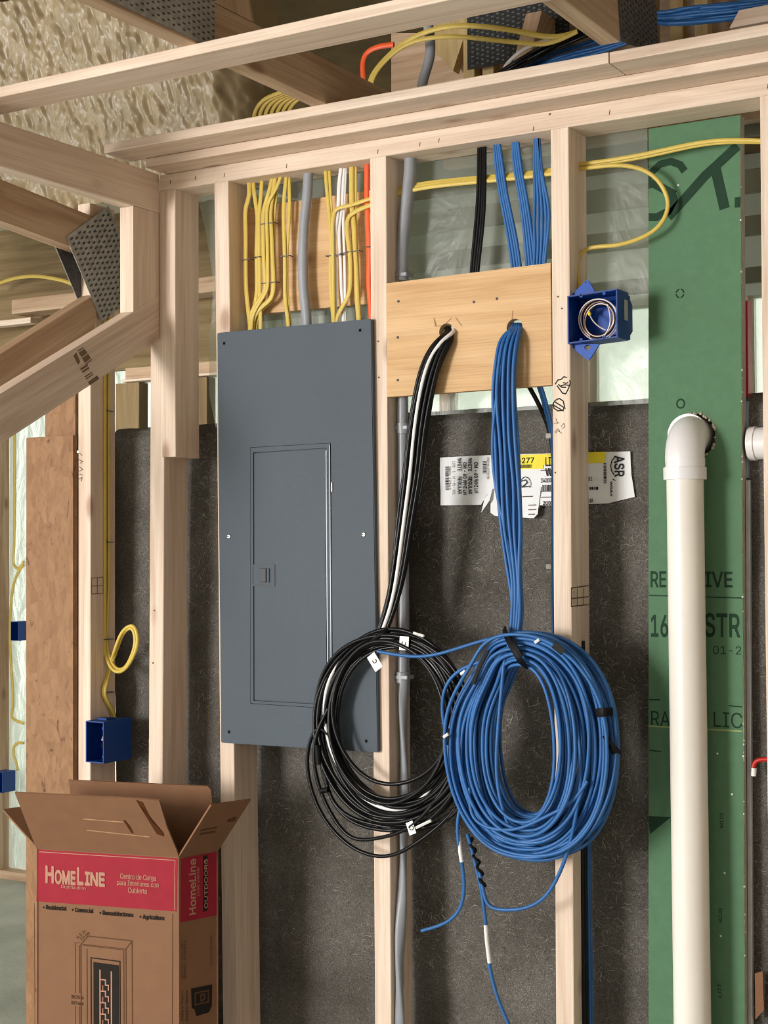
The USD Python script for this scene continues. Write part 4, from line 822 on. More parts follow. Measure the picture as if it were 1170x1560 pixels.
for l in ([(782, 965, -.085), (770, 1000, -.09), (765, 1040, -.09), (758, 1120, -.09), (757, 1180, -.09), (764, 1225, -.088), (775, 1258, -.085)],
          [(715, 1200, -.09), (722, 1245, -.092), (750, 1262, -.094), (790, 1262, -.095), (830, 1245, -.095), (870, 1222, -.094), (895, 1190, -.09)],
          [(778, 968, -.05), (740, 975, -.055), (690, 990, -.06), (640, 1000, -.064), (575, 992, -.066)],
          [(770, 1000, -.07), (735, 1008, -.075), (700, 1022, -.075), (680, 1045, -.075), (674, 1075, -.07), (677, 1105, -.065), (684, 1135, -.06)],
          [(700, 1235, -.075), (697, 1262, -.075), (703, 1312, -.07), (707, 1350, -.065), (700, 1385, -.06), (680, 1405, -.06), (642, 1418, -.06)],
          [(712, 1270, -.075), (724, 1315, -.07), (733, 1355, -.07), (740, 1408, -.065), (745, 1465, -.06), (755, 1510, -.06), (768, 1545, -.06), (782, 1575, -.06)],
          [(730, 1325, -.07), (736, 1355, -.07), (745, 1379, -.07), (770, 1386, -.07), (800, 1383, -.07), (828, 1368, -.07), (850, 1335, -.07), (868, 1285, -.08), (880, 1225, -.09), (885, 1170, -.088), (880, 1110, -.08)]):
    bu.add('cable', tube(cpts(l), .0036, 8), 'blue_cable', 60)
def band(pts, Y, w, th=.0012, m='tape_black', name='tape_wrap', lab=None):
    p = cpts([(*q, Y) if len(q) == 2 else q for q in pts], None); bu.add(name, tube(p, w, 8, HN, th / w), m, 50, label=lab)
band([(768, 958, -.06), (773, 972, -.100), (782, 988, -.112), (794, 1008, -.112), (800, 1017, -.09)], 0, .0068, .002)
band([(776, 966, -.09), (786, 984, -.113), (795, 1000, -.114)], 0, .0036, .002)
band([(843, 982), (850, 987), (858, 994)], -.109, .0075); band([(743, 992), (735, 1008), (727, 1025), (721, 1042)], -.110, .0046)
band([(908, 1086, -.09), (920, 1085, -.097), (933, 1084, -.085)], 0, .0085, .002); band([(922, 1120, -.085), (930, 1135, -.08), (937, 1148, -.075)], 0, .0065, .002); band([(926, 1128, -.085), (938, 1139, -.08), (945, 1148, -.075)], 0, .0035, .002)
band([(686, 1110), (684, 1125), (680, 1133)], -.08, .0058, .003)
sp = cpts([(716, 1276), (723, 1300), (731, 1325), (736, 1350)], -.071, 60)
bu.add('tape_wrap', tube(sp + np.stack([.004 * np.cos(np.linspace(0, 26, 60)), .004 * np.sin(np.linspace(0, 26, 60)), 0 * sp[:, 0]], -1), .0032, 6), 'tape_black', 60, label='black tape spiral on the tail')
for l in ([(697.2, 1264), (700, 1288), (703.5, 1313)], [(740, 1409), (742, 1435), (746, 1467)]): bu.add('marker_sleeve', tube(cpts(l, -.072 if l[0][1] < 1300 else -.0655), .0042, 10), 'marker_white', 60, label='white marker sleeve on a tail')
for a, b in ((749, 1001), (679, 1120), (705, 1024), (818, 976)): bu.add('white_tag', tube(cpts([(a - 3, b + 3), (a + 4, b - 2)], -.1, 4), .0032, 6), 'marker_white', False)
# yellow cable and blue box on the left stud
lc_ = np.array([PX(160, y, stF.x(2.0) + .0191 + .004) for y in (470, 585, 700, 800, 900, 950)])
lp = cpts([(159.5, 965, .05), (162, 1000, .05), (172, 1020, .045), (188, 1021, .03), (203, 1000, .02), (209.5, 975, .02), (205, 956, .02), (195, 955, .028), (184, 967, .035), (174, 993, .042)] + [(q0, q1, float(PX(q0, q1, stF.x(1.3) + .0191 + .005)[1])) for q0, q1 in ((167, 1015), (160, 1040), (157, 1055), (163, 1071), (170, 1085), (173, 1097))])
lp2 = cpts([(162.5, 960, .056), (166, 997, .056), (176, 1017, .051), (190, 1017, .036), (201, 998, .026), (206, 975, .026), (202, 959, .026), (194, 959, .034), (186, 969, .04), (176, 995, .048)] + [(q0, q1, float(PX(q0, q1, stF.x(1.3) + .0191 + .0095)[1])) for q0, q1 in ((169, 1016), (163, 1040), (160, 1055), (165, 1070), (172, 1084), (175, 1097))])
yc = Thing('yellow_cable', 'yellow cable pair stapled down the left stud and looped above a blue box', 'cable', P(165, 1096, .05))
yc.add('cable', tube(np.vstack([spline(lc_[:-1], 60), lp]), .0042, 8), 'yellow_cable', 60); yc.add('cable', tube(np.vstack([spline(lc_[:-1] + [.001, .012, 0], 60), lp2]), .0042, 8), 'yellow_cable', 60)
for y in (626, 826, 974, 1055): q = PX(160, y, stF.x(1.6) + .0191); yc.add('cable_staple', bx(q[0], q[0] + .0095, q[1] - .006, q[1] + .022, q[2] - .001, q[2] + .001), 'zinc_dark', False)

q = PX(369, 1500, stB.x(.8) + .0197); stB.add('cable_hole', tube([(stB.x(.8) + .0188, q[1], q[2]), (stB.x(.8) + .0204, q[1], q[2])], .0105, 18, hint=(0, 0, 1)), 'pine_shaded', False, label='drilled hole low on the side'); stB.add('cable_hole', tube([(stB.x(.8) + .0198, q[1] - .003, q[2]), (stB.x(.8) + .0208, q[1] - .003, q[2])], .0082, 18, hint=(0, 0, 1)), 'cardboard_torn', False)

stF.add('marker_scribble', dmark([[(121, 690), (125, 694)], [(120, 700), (126, 703), (122, 706)], [(121, 711), (126, 715), (121, 718)], [(121, 722), (126, 724)], [(120, 730), (125, 727), (124, 733)]], 1.1), 'ink_soft', False)
_sx = stF.x(1.45) + .0191
def on_f(lines, w): return prism(unary_union([LineString([(q[1], q[2]) for q in [PX(a, b, _sx) for a, b in l]]).buffer(w) for l in lines]), (_sx + .0007, 0, 0), (0, 1, 0), (0, 0, 1), -.0006)
stF.add('grade_stamp', on_f([[(139, 881), (157, 879)], [(139, 905), (157, 904)], [(139, 881), (139, 905)], [(148, 880), (148, 904)], [(139, 893), (157, 892)], [(157, 879), (157, 904)]], .0009), 'stamp_ink', False)

# ------------------------------------------------------------------ open blue boxes
def cut(a, b): return trimesh.boolean.difference([a, b], engine='manifold')
def yzx(poly, x0, x1): return prism(poly, (x0, 0, 0), (0, 1, 0), (0, 0, 1), x1 - x0)
x0 = Dx(1.95) + .0006; fy = -0.012
x1 = P(940.5, 480, fy)[0]; zb0, zb1 = P(869, 524, fy)[2] + .0005, P(869, 450.5, fy)[2]
prof = Polygon([(fy, zb0), (fy + .056, zb0), (fy + .060, zb0 + .008), (fy + .078, zb0 + .020), (fy + .078, zb1 - .022), (fy + .060, zb1 - .008), (fy + .056, zb1), (fy, zb1)])
shell = cut(yzx(prof, x0, x1), yzx(prof.buffer(-.0026).union(sbox(fy - .01, zb0 + .0026, fy + .02, zb1 - .0026)), x0 + .0026, x1 - .0026))
jb = Thing('junction_box', 'open blue plastic junction box with coiled wires, nailed right of the scribbled stud', 'electrical box', (x0, 0, zb0))
ex = (1, 0, 0.035)
def tilt(m): v = m.vertices; v[:, 2] += (v[:, 0] - x0) * .05; return m
body = jb.add('body', tilt(shell), 'box_blue_dark', False)
bk = jb.add('back_wall', tilt(bx(x0 + .003, x1 - .003, fy + .070, fy + .0735, zb0 + .004, zb1 - .004)), 'box_blue', False)
for (pts, hp, hr) in ([(871, 449), (893.5, 426), (897, 428), (906, 444), (898, 449)], (892.5, 430), .0015), ([(868, 524), (876, 533), (880, 537), (896, 549), (900, 545), (913, 524)], (895, 529), .0055):
    pg = Polygon([xz(a, b, .012) for a, b in pts]).difference(affinity.scale(Point(*xz(*hp, .012)).buffer(hr), 1.2, .9))
    e = jb.add('nailing_ear', prism(pg, (0, .012, 0), (1, 0, 0), (0, 0, 1), -.004), 'box_blue', False, label='bright blue angled nailing ear')
for px, py in ((885, 449.5), (920, 445.5), (885, 519), (920, 514.5)):
    q = P(px, py, fy); jb.add('screw_boss', lathe([(.0012, 0), (.0032, 0), (.0032, .004), (.0012, .004), (.0012, 0)], q + [0, .004, (-.0015 if py < 480 else .0015)], (0, -1, 0), 12), 'box_blue', 30)
rw = np.random.default_rng(4)
for i, m in enumerate(('wire_white', 'wire_white', 'black_cable', 'copper', 'wire_white', 'black_cable')):
    t = np.linspace(0, 2 * np.pi, 60, endpoint=False); c = P(909 + rw.uniform(-1, 3), 487 + rw.uniform(-1.5, 1.5), .016)
    a = .0425 - .0022 * i; b = .0385 - .0018 * i
    jb.add('wire', tube(np.stack([c[0] + a * np.cos(t), c[1] + .010 * np.cos(t + 2 + i * .3) + .001 * i, c[2] + b * np.sin(t)], -1), .0013, 6, closed=True), m, 60)
jb.add('wire', tube(cpts([(898, 478, .03), (903, 488, .02), (912, 497, .015), (923, 503, .012)]), .0014, 6), 'wire_white', 60); jb.add('wire', tube(cpts([(925, 462, .01), (929, 478, .0), (929, 495, .0), (919, 514, .006)]), .0014, 6), 'wire_white', 60)
jb.add('wire_end', tube(cpts([(897, 475, .03), (899, 480, .03)], None, 4), .0036, 8), 'label_yellow', 60, label='pale yellow wire end')
a = PX(951, 488, x1 + .0002); b = PX(956, 458, x1 + .0002); jb.add('sticker', tilt(bx(x1 + .0001, x1 + .0007, a[1], b[1], a[2] - .004, b[2] - .005)), 'grey_paper', False, label='pale sticker on the side')
def small_box(name, label, x0, fy, w, d, z0, z1, ears=True, wires=True):
    t = Thing(name, label, 'electrical box', (x0, fy, z0)); m = cut(bx(x0, x0 + w, fy, fy + d, z0, z1), bx(x0 + .0026, x0 + w - .0026, fy - .01, fy + d - .004, z0 + .0026, z1 - .0026))
    t.add('body', m, 'box_blue_dark', False)
    if wires:
        t.add('wire', tube(spline([(x0 + w * .6, fy + .05, z1 - .02), (x0 + w * .75, fy + .02, (z0 + z1) / 2 + .006), (x0 + w * .7, fy + .01, (z0 + z1) / 2 - .012)]), .002, 6), 'black_cable', 60); t.add('wire', tube(spline([(x0 + w * .6, fy + .03, (z0 + z1) / 2 + .02), (x0 + w * .72, fy + .012, (z0 + z1) / 2 + .004)], 8), .0022, 6), 'marker_white', 60)
    if ears:
        for zz_ in (z0 + .012, z1 - .018): t.add('mounting_lug', bx(x0 + w - .006, x0 + w - .001, fy + .002, fy + .012, zz_, zz_ + .006), 'box_blue', False)
        t.add('cable_clamp', bx(x0 + .008, x0 + w - .018, fy + .03, fy + .06, z1, z1 + .004), 'box_blue_dark', False)
    return t
xf = stF.x(1.2) + .0195; yf = PX(130.5, 1130, xf)[1]; zq0, zq1 = PX(130.5, 1161, xf)[2], PX(130.5, 1098, xf)[2]
small_box('junction_box', 'dark blue single outlet box nailed to the left stud above the cardboard box', xf, yf, P(158, 1130, yf)[0] - xf, .098, zq0, zq1)

# ------------------------------------------------------------------ cardboard box
FRc = P(272.5, 1306, -0.2); zt = FRc[2]; FLc = PZ(55.5, 1293, zt); RBc = PZ(332.5, 1296, zt); LBc = FLc + (RBc - FRc)
fe = FRc - FLc; fl_ = np.linalg.norm(fe); fe /= fl_; fn = np.array([fe[1], -fe[0], 0])
se = RBc - FRc; sl_ = np.linalg.norm(se); se /= sl_; sn = np.array([se[1], -se[0], 0])
cb = Thing('cardboard_box', 'open brown cardboard carton with a red printed band and raised flaps', 'cardboard box', (*((FLc + RBc)[:2] / 2), 0))
zu_ = np.array([0, 0, 1.0]); TH = .0042
def wall(a, b, nrm): return frame_box([a[0], a[1], 0.002], b - a, -nrm * TH, (0, 0, zt - .002))
fr_ = cb.add('front_panel', wall(FLc, FRc, fn), 'cardboard', False); si_ = cb.add('side_panel', wall(FRc, RBc, sn), 'cardboard', False)
cb.add('back_panel', wall(LBc, RBc, -fn), 'cardboard', False); cb.add('side_panel', wall(FLc, LBc, -sn), 'cardboard', False)
cb.add('bottom', prism(Polygon([p[:2] for p in (FLc, FRc, RBc, LBc)]), (0, 0, .0005), (1, 0, 0), (0, 1, 0), .004), 'cardboard', False)
def pxof(p): d = np.asarray(p) - C; w = d @ FW; return np.array([585 + F * (d @ RT) / w, 780 - F * (d @ UP) / w])
from scipy.optimize import fsolve
def flapvec(h, n, target): return (lambda s: n * s[0] + zu_ * s[1])(fsolve(lambda s: pxof(h + n * s[0] + zu_ * s[1]) - np.array(target), [.05, .08]))
def sheetq(pts, nrm, nu=1): # a flap from its outline in 3-D, given thickness along nrm
    pts = [np.asarray(p, float) for p in pts]; n = len(pts); v = np.array(pts + [p - nrm * TH for p in pts])
    f = [[0, i, i + 1] for i in range(1, n - 1)] + [[n, n + i + 1, n + i] for i in range(1, n - 1)] + [t for i in range(n) for t in ([i, n + i, n + (i + 1) % n], [i, n + (i + 1) % n, (i + 1) % n])]
    m = trimesh.Trimesh(v, np.array(f), process=False)
    if m.volume < 0: m.invert()
    return m
v1 = flapvec(FLc, fn, (22.5, 1208)); L3 = FLc + v1
def fpt(u, t): return FLc + fe * fl_ * u + v1 * t
nv = np.cross(fe, v1 / np.linalg.norm(v1)); nv = nv if nv @ fn > 0 else -nv
ff = cb.add('flap', sheetq([fpt(0, 0), fpt(1, 0), fpt(1.0, .12), fpt(.985, .55), fpt(.99, .985), fpt(.8, 1.0), fpt(0, 1)], nv), 'cardboard', False, label='front flap with a torn scar')
scar = [(.835, .985), (.875, .95), (.90, .6), (.95, .42), (.945, .36), (.90, .40), (.885, .58), (.865, .80), (.845, .93)]
cb.add('torn_scar', sheetq([fpt(u, t) + nv * .0006 for u, t in scar], nv * .1), 'cardboard_torn', False, parent=ff); cb.add('torn_scar', sheetq([fpt(u, t) + nv * .0006 for u, t in [(.70, .62), (.715, .61), (.735, .5), (.74, .38), (.725, .40), (.72, .5)]], nv * .1), 'cardboard_torn', False, parent=ff)
for q in ([(.42, .60), (.70, .58)], [(.42, .40), (.85, .34)]): cb.add('crease', tube([fpt(*a) + nv * .0005 for a in q], .0012, 6), 'cardboard_edge', parent=ff)
v2 = flapvec(RBc, sn, (378, 1221.5)); v2b = flapvec(FRc, sn, (326, 1224.5)); v2 = (v2 + v2b) / 2; nv2 = np.cross(se, v2 / np.linalg.norm(v2)); nv2 = nv2 if nv2 @ sn > 0 else -nv2
sf = cb.add('flap', sheetq([FRc, RBc, RBc + v2, FRc + v2], nv2), 'cardboard', False, label='right side flap')
v3 = flapvec(RBc, -fn, (322, 1197)); nv3 = np.cross(fe, v3 / np.linalg.norm(v3)); nv3 = nv3 if nv3 @ fn < 0 else -nv3
cb.add('flap', sheetq([LBc, RBc, RBc + v3 * .95, RBc + v3 - fe * .006, LBc + v3], nv3), 'cardboard', False, label='back flap')
v4 = flapvec(FLc, -sn, (4, 1235)); nv4 = np.cross(se, v4 / np.linalg.norm(v4)); nv4 = nv4 if nv4 @ sn < 0 else -nv4
cb.add('flap', sheetq([FLc, LBc, LBc + v4, FLc + v4], nv4), 'cardboard', False, label='left side flap')
# prints on the box
def onp(px, py, o, e, n): d = ray(px, py); q = C + d * (((o - C) @ n) / (d @ n)); return ((q - o) @ e, q[2])
def fpoly(pts): return Polygon([onp(a, b, FLc, fe, fn) for a, b in pts])
def fline(pts, w): return LineString([onp(a, b, FLc, fe, fn) for a, b in pts]).buffer(w * .00134 / 2, cap_style=2, join_style=2)
def fprint(name, poly, m, lift=.0004, **kw): return cb.add(name, prism(poly, (FLc[0] + fn[0] * lift, FLc[1] + fn[1] * lift, 0), fe, (0, 0, 1), .0003), m, False, parent=fr_, **kw)
def spoly(pts): return Polygon([onp(a, b, FRc, se, sn) for a, b in pts])
def sprint(name, poly, m, lift=.0004, **kw): return cb.add(name, prism(poly, (FRc[0] + sn[0] * lift, FRc[1] + sn[1] * lift, 0), se, (0, 0, 1), .0003), m, False, parent=si_, **kw)
def ftext(t, xa, xb, y, h, m='print_pale', bold=True, lift=.0009, dy=None):
    u0, w0 = onp(xa, y, FLc, fe, fn); u1, w1 = onp(xb, y + (xb - xa) * .062, FLc, fe, fn)
    o = FLc + fe * u0 + fn * lift; o[2] = w0
    ms = [text_on(t, o + fe * k_ + zu_ * j_ + fn * (k_ * .2 + j_ * .13 + .0003), fe, (0, 0, 1), h * .00134, u1 - u0, bold, .0003) for k_, j_ in (((0, 0), (.0016, 0), (.0008, .0012), (.0008, -.0012)) if h > 15 else ((0, 0), (.0004, 0)))]
    cb.add('lettering', cat_(ms), m, False, parent=fr_)
band_ = fpoly([(57.5, 1294), (270.5, 1307.5), (269, 1388.5), (55.5, 1373)])
fprint('red_band', band_, 'print_red', label='red printed band')
fprint('band_rule', unary_union([fline([(60, 1297.5), (267, 1310.5)], 1.2), fline([(267, 1310.5), (266, 1386)], 1.2)]), 'print_pale', .0008)
ftext('H', 68, 81.5, 1343.5, 25); ftext('OME', 83, 115, 1345, 19.5); ftext('L', 116.5, 127, 1346.5, 25); ftext('INE', 129, 159.5, 1347.5, 19.5); ftext('Distribution', 93, 131, 1352.5, 4.5, bold=False)
ftext('Centro de Carga', 183, 238, 1338, 8, bold=False); ftext('para Interiores con', 178, 242, 1347.5, 7.5, bold=False); ftext('Cubierta', 195, 224, 1359.5, 8, bold=False)
for t, xa, xb, y in (('\u2022 Residencial', 65, 101, 1384.5), ('\u2022 Comercial', 109, 142, 1388.5), ('\u2022 Remodelaciones', 151, 203, 1393), ('\u2022 Agricultura', 212, 250, 1399)): ftext(t, xa, xb, y, 6.5, 'print_black', True, .0004)
A_, B_, C_2, D_ = (123.2, 1438.3), (134.4, 1426), (201.2, 1433.2), (191.8, 1445.8)
dn = lambda p, y: (p[0] + (y - p[1]) * .004, y)
fprint('drawing_lines', unary_union([fline([A_, B_], 1.5), fline([B_, C_2], 1.7), fline([C_2, D_], 1.2), fline([A_, D_], 1.3), fline([A_, dn(A_, 1700)], 1.6), fline([C_2, dn(C_2, 1700)], 1.4), fline([D_, dn(D_, 1700)], 1.2), fline([(132.5, 1445), (133.5, 1700)], 1.3), fline([(188.5, 1448), (189.5, 1700)], 1.2), fline([(126.5, 1440), (190, 1447.5)], .9),
    fline([(113, 1436.4), (122, 1436.4)], 1.0), fline([(114.7, 1437), (114.8, 1513)], 1.0), fline([(121, 1440), (121.5, 1513)], 1.0), fline([(114.8, 1533), (115, 1700)], 1.0), fline([(121.5, 1533), (122, 1700)], 1.0), fline([(52.5, 1376), (54, 1700)], 1.0), fline([(263, 1392), (262, 1700)], .8)]), 'print_brown')
dz_ = [(138, 1458), (183.5, 1464), (184.5, 1700), (139, 1700)]
fprint('drawing_door', unary_union([fpoly(dz_).difference(fpoly(dz_).buffer(-.0022)), fpoly([(142.5, 1465.5), (181, 1470.5), (181.5, 1700), (143, 1700)])]), 'print_black', label='black drawing of a breaker panel')
sp_ = [fline([(152.7, 1477), (153.2, 1700)], 2.2), fline([(170, 1479.5), (170.5, 1700)], 2.2)]
for k_ in range(9):
    y_ = 1492 + k_ * 17.5; sp_ += [fline([(153, y_), (161, y_ + .6), (161, y_ + 8.5), (165.5, y_ + 8.8), (165.5, y_ + 17)], 1.9), fline([(157, y_ + 9), (157, y_ + 17)], 1.3)]
fprint('drawing_breakers', unary_union(sp_), 'print_pale', .0009)
ftext('20.75 in', 108, 126.5, 1520.5, 5, 'print_brown', True, .0004); ftext('527 mm', 108, 126.5, 1529.5, 5, 'print_brown', True, .0004)
for k_, (xa, ya) in enumerate(((118, 1431), (124, 1433.5))):
    u0, w0 = onp(xa, ya, FLc, fe, fn); o = FLc + fe * u0 + fn * .0004; o[2] = w0; e1 = fe * .77 + zu_ * .64; e2 = -fe * .64 + zu_ * .77
    cb.add('lettering', text_on('4.5 in' if k_ == 0 else '114 mm', o, e1, e2, .007, .026, False, .0003), 'print_brown', False, parent=fr_)
sprint('red_band', spoly([(275.5, 1308), (331.5, 1297), (330.5, 1394), (274.5, 1405.5)]), 'print_red', label='red printed band on the side')
def stext(t, xa, ya, yb, h, m='print_pale', bold=True, lift=.0009, s=1):
    u0, w0 = onp(xa, ya, FRc, se, sn); u1, w1 = onp(xa, yb, FRc, se, sn); o = FRc + se * u0 + sn * lift; o[2] = w0
    cb.add('lettering', text_on(t, o, zu_ * s, -se * s, h, abs(w1 - w0), bold, .0003), m, False, parent=si_)
stext('HomeLine', 298, 1394, 1307.5, .016); stext('Load Center', 303, 1365, 1320, .006, bold=False)
sprint('dark_strip', spoly([(309, 1304), (316, 1302.5), (316, 1387), (309, 1389)]), 'print_black', .0008); stext('OUTDOORS', 315.5, 1384, 1308, .0075, lift=.0013)
for xa in (277, 281, 321): stext('120/240 V~ 60 Hz 200 A', xa + 2, 1492 if xa < 300 else 1470, 1433 if xa < 300 else 1425, .0045, 'print_brown', False, .0004)
for xa in (277, 284): stext('Made in Mexico', xa + 2, 1555, 1508, .006, 'print_brown', False, .0004)
em = spoly([(291, 1506), (323, 1499.5), (322.5, 1532), (318, 1542), (299, 1548), (296, 1537), (292, 1536)])
sprint('dark_emblem', em, 'print_black', .0004, label='dark square emblem')
sprint('emblem_letter', unary_union([spoly([(296, 1512), (318, 1507), (318, 1527), (296, 1532)]).difference(spoly([(298, 1514), (316, 1510), (316, 1525), (298, 1529.5)])), spoly([(305, 1514), (312, 1513), (313, 1519), (311, 1524), (305, 1525.5)]).difference(spoly([(307, 1516.5), (310, 1516), (310.5, 1520), (309.5, 1522), (307, 1522.8)]))]), 'print_brown', .0008)
def on_flap(pts, o, e, v):
    n = np.cross(e, v / np.linalg.norm(v)); n = n if n @ sn > 0 else -n; vv = v / np.linalg.norm(v); q = []
    for a, b in pts: d = ray(a, b); x = C + d * (((o - C) @ n) / (d @ n)); q.append(((x - o) @ e, (x - o) @ vv))
    return Polygon(q), n, vv
for pts in ([(305, 1264), (331, 1259), (331, 1261), (305, 1266)], [(305, 1269), (328, 1265), (328, 1268), (304, 1272)], [(346, 1249), (360, 1243), (358, 1251), (346, 1252)]):
    pg, n_, vv_ = on_flap(pts, FRc, se, v2); s_ = 1 if np.cross(se, vv_) @ n_ > 0 else -1
    cb.add('flap_print', prism(pg, FRc + n_ * .0004, se, vv_, .0003 * s_), 'print_brown', False, parent=sf)

# ------------------------------------------------------------------ above the straps: joists, nail plates, foam, cables
ZJ = Z2 + T2
xAB = (PZ(490, 160, ZJ)[0] + PZ(240, 62, ZJ)[0]) / 2 - .006; xC = PZ(930, 78, ZJ)[0] - .004
yC = PX(945, 45, xC + .0381)[1]
def joist(label, x, y0, y1, z=ZJ, name='ceiling_joist', h=.089, m='pine_shaded'):
    return lump(name, label, 'joist', lumber((x + .01905, y0, z + h / 2), (x + .01905, y1, z + h / 2), (0, 0, h), (.0381, 0, 0)), m)
joist('pine ceiling joist crossing above two straps at upper left, with a steel plate on it', xAB, -2.6, .35)
joist('pine ceiling joist ending at a cut face with a dark steel plate, upper right', xC, -2.6, yC)
g0 = PX(197, 2, xAB + .0393); g1 = PX(327, 62, xAB + .0393)
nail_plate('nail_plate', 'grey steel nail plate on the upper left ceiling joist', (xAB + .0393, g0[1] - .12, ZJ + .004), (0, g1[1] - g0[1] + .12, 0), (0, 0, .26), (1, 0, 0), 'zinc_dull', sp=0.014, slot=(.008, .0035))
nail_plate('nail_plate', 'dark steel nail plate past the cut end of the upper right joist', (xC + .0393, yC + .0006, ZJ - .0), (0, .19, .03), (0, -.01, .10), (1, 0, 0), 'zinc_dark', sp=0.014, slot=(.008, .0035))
lump('truss_web', 'tan truss web rising from the upper left joist beside its steel plate', 'truss web', yz_prism([(g1[1] + .001, ZJ + .0895), (g1[1] + .12, ZJ + .0895), (g1[1] + .02, ZJ + .42), (g1[1] - .10, ZJ + .42)], xAB, xAB + .0381, (-.25, 1)), 'pine_shaded')
lump('truss_web', 'brown truss web slanting up in the dark behind the yellow cables', 'truss web', yz_prism([(.16, ZJ), (.25, ZJ), (.40, ZJ + .28), (.31, ZJ + .28)], .62, .658, (.6, .8)), 'pine_shaded')
lump('rim_board', 'brown rim board closing the joist space above the foundation wall', 'board', lumber((.30, .535, 2.72), (2.6, .535, 2.735), (0, 0, .47), (0, .038, 0)), 'pine_shaded')
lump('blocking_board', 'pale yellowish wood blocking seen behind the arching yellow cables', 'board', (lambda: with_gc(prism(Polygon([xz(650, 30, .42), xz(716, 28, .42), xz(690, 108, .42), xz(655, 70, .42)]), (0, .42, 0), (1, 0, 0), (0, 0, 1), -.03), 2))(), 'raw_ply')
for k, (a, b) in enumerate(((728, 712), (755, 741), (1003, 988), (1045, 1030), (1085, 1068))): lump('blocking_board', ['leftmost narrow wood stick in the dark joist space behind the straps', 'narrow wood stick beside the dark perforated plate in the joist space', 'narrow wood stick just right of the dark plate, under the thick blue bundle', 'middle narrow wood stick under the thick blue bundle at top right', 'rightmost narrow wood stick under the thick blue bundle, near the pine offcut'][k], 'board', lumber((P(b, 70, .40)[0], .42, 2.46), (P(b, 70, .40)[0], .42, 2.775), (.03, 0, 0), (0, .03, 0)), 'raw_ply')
a, b = P(712, 25, .38), P(868, 78, .38)
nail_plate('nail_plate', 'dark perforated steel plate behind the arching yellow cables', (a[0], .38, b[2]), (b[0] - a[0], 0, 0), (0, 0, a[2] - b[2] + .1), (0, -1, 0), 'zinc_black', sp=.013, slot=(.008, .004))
lump('wood_offcut', 'angled pine offcut lying on the right-hand ceiling strap', 'wood block', with_gc(prism(Polygon([xz(1111, 43, -.06), xz(1126, 15.5, -.06), (1.75, P(1126, 15.5, -.06)[2]), (1.75, P(1111, 43, -.06)[2])]), (0, -.06, 0), (1, 0, 0), (0, 0, 1), -.08), 0), 'pine')
# foam
def foam(name, label, xa, xb, z0, z1, yf, right_round, seed):
    nx, nz = 420, 200; V = []
    for z in np.linspace(z0, z1, nz):
        xs = np.linspace(xa, xb, nx); y = yf(z)
        p = np.stack([xs * 62 + z * 9, np.zeros(nx), np.full(nx, z) * 19 + xs * 4], -1)
        lump_ = meshkit.fbm(p, 3, seed); big = meshkit.fbm(p * .09, 2, seed + 3)
        rr = np.clip((xs - (xb - right_round)) / right_round, 0, 1)
        yy = y - .015 * (lump_ - .5) * 2 - .06 * big + .12 * rr ** 2.4
        V.append(np.stack([xs, yy, np.full(nx, z)], -1))
    front = np.array(V); back = front.copy(); back[:, :, 1] += .10
    V = np.concatenate([front.reshape(-1, 3), back.reshape(-1, 3)]); N = nx * nz; f = []
    idx = np.arange(N).reshape(nz, nx); a, b, c, d_ = idx[:-1, :-1].ravel(), idx[:-1, 1:].ravel(), idx[1:, 1:].ravel(), idx[1:, :-1].ravel()
    f = np.vstack([np.stack([a, b, c], 1), np.stack([a, c, d_], 1), np.stack([a, c, b], 1) + N, np.stack([a, d_, c], 1) + N])
    e = []
    for line in (idx[0], idx[-1][::-1], idx[::-1, 0], idx[:, -1]):
        p_, q_ = line[:-1], line[1:]; e += [np.stack([p_, p_ + N, q_ + N], 1), np.stack([p_, q_ + N, q_], 1)]
    m = trimesh.Trimesh(V, np.vstack([f] + e), process=False)
    if m.volume < 0: m.invert()
    return single(name, label, 'spray foam', m, 'foam', True)
foam('spray_foam', 'lumpy cream spray foam filling the joist space at upper left', -1.9, P(402, 150, .3)[0], 2.44, 2.97, lambda z: .26 - .25 * max(0, z - 2.55), .10, 11)
foam('spray_foam', 'greyish spray foam high above the nearest strap, top centre', xAB + .06, .98, 2.785, 2.97, lambda z: .33 - .3 * (z - 2.70), .06, 19)
# cables above the wall
def up_nm(name, label, pts, Y, m, w, flat=.55): return single(name, label, 'cable', tube(cpts(pts, Y), w, 10, HN, flat), m, 50)
up_nm('yellow_cable', 'upper yellow cable arching in the dark joist space above the wall', [(556, 182), (560, 145), (566, 118), (585, 92), (615, 66), (655, 47), (700, 39.5), (740, 41), (800, 50), (850, 56), (900, 40)], .12, 'yellow_cable', .0058)
up_nm('yellow_cable', 'lower yellow cable arching in the dark joist space above the wall', [(560, 182), (564, 142), (570, 116), (590, 90), (620, 68), (660, 57.5), (700, 56), (750, 61), (800, 66), (835, 66), (880, 48)], .10, 'yellow_cable', .0050)
for k in range(7):
    x = 388 + k * 8.5
    up_nm('yellow_cable', 'yellow cable bending up behind the strap, %s of seven in a row' % ['first', 'second', 'third', 'fourth', 'fifth', 'sixth', 'seventh'][k], [(x + 1, 226), (x, 200), (x - 1, 178), (x + 5, 162), (x + 16, 151), (x + 34, 143), (x + 70, 128)], .08 + .004 * k, 'yellow_cable', .0050)
up_nm('orange_cable', 'orange cable bending over in the dark joist space', [(559, 182), (557, 150), (553.5, 118), (553, 95), (558, 82), (575, 72), (600, 68)], .13, 'orange_cable', .0062)
up_nm('service_cable', 'grey service cable rising in the dark joist space', [(640, 150), (646, 118), (654, 90), (655, 60), (650, 25)], .15, 'grey_cable', .0115, .8)
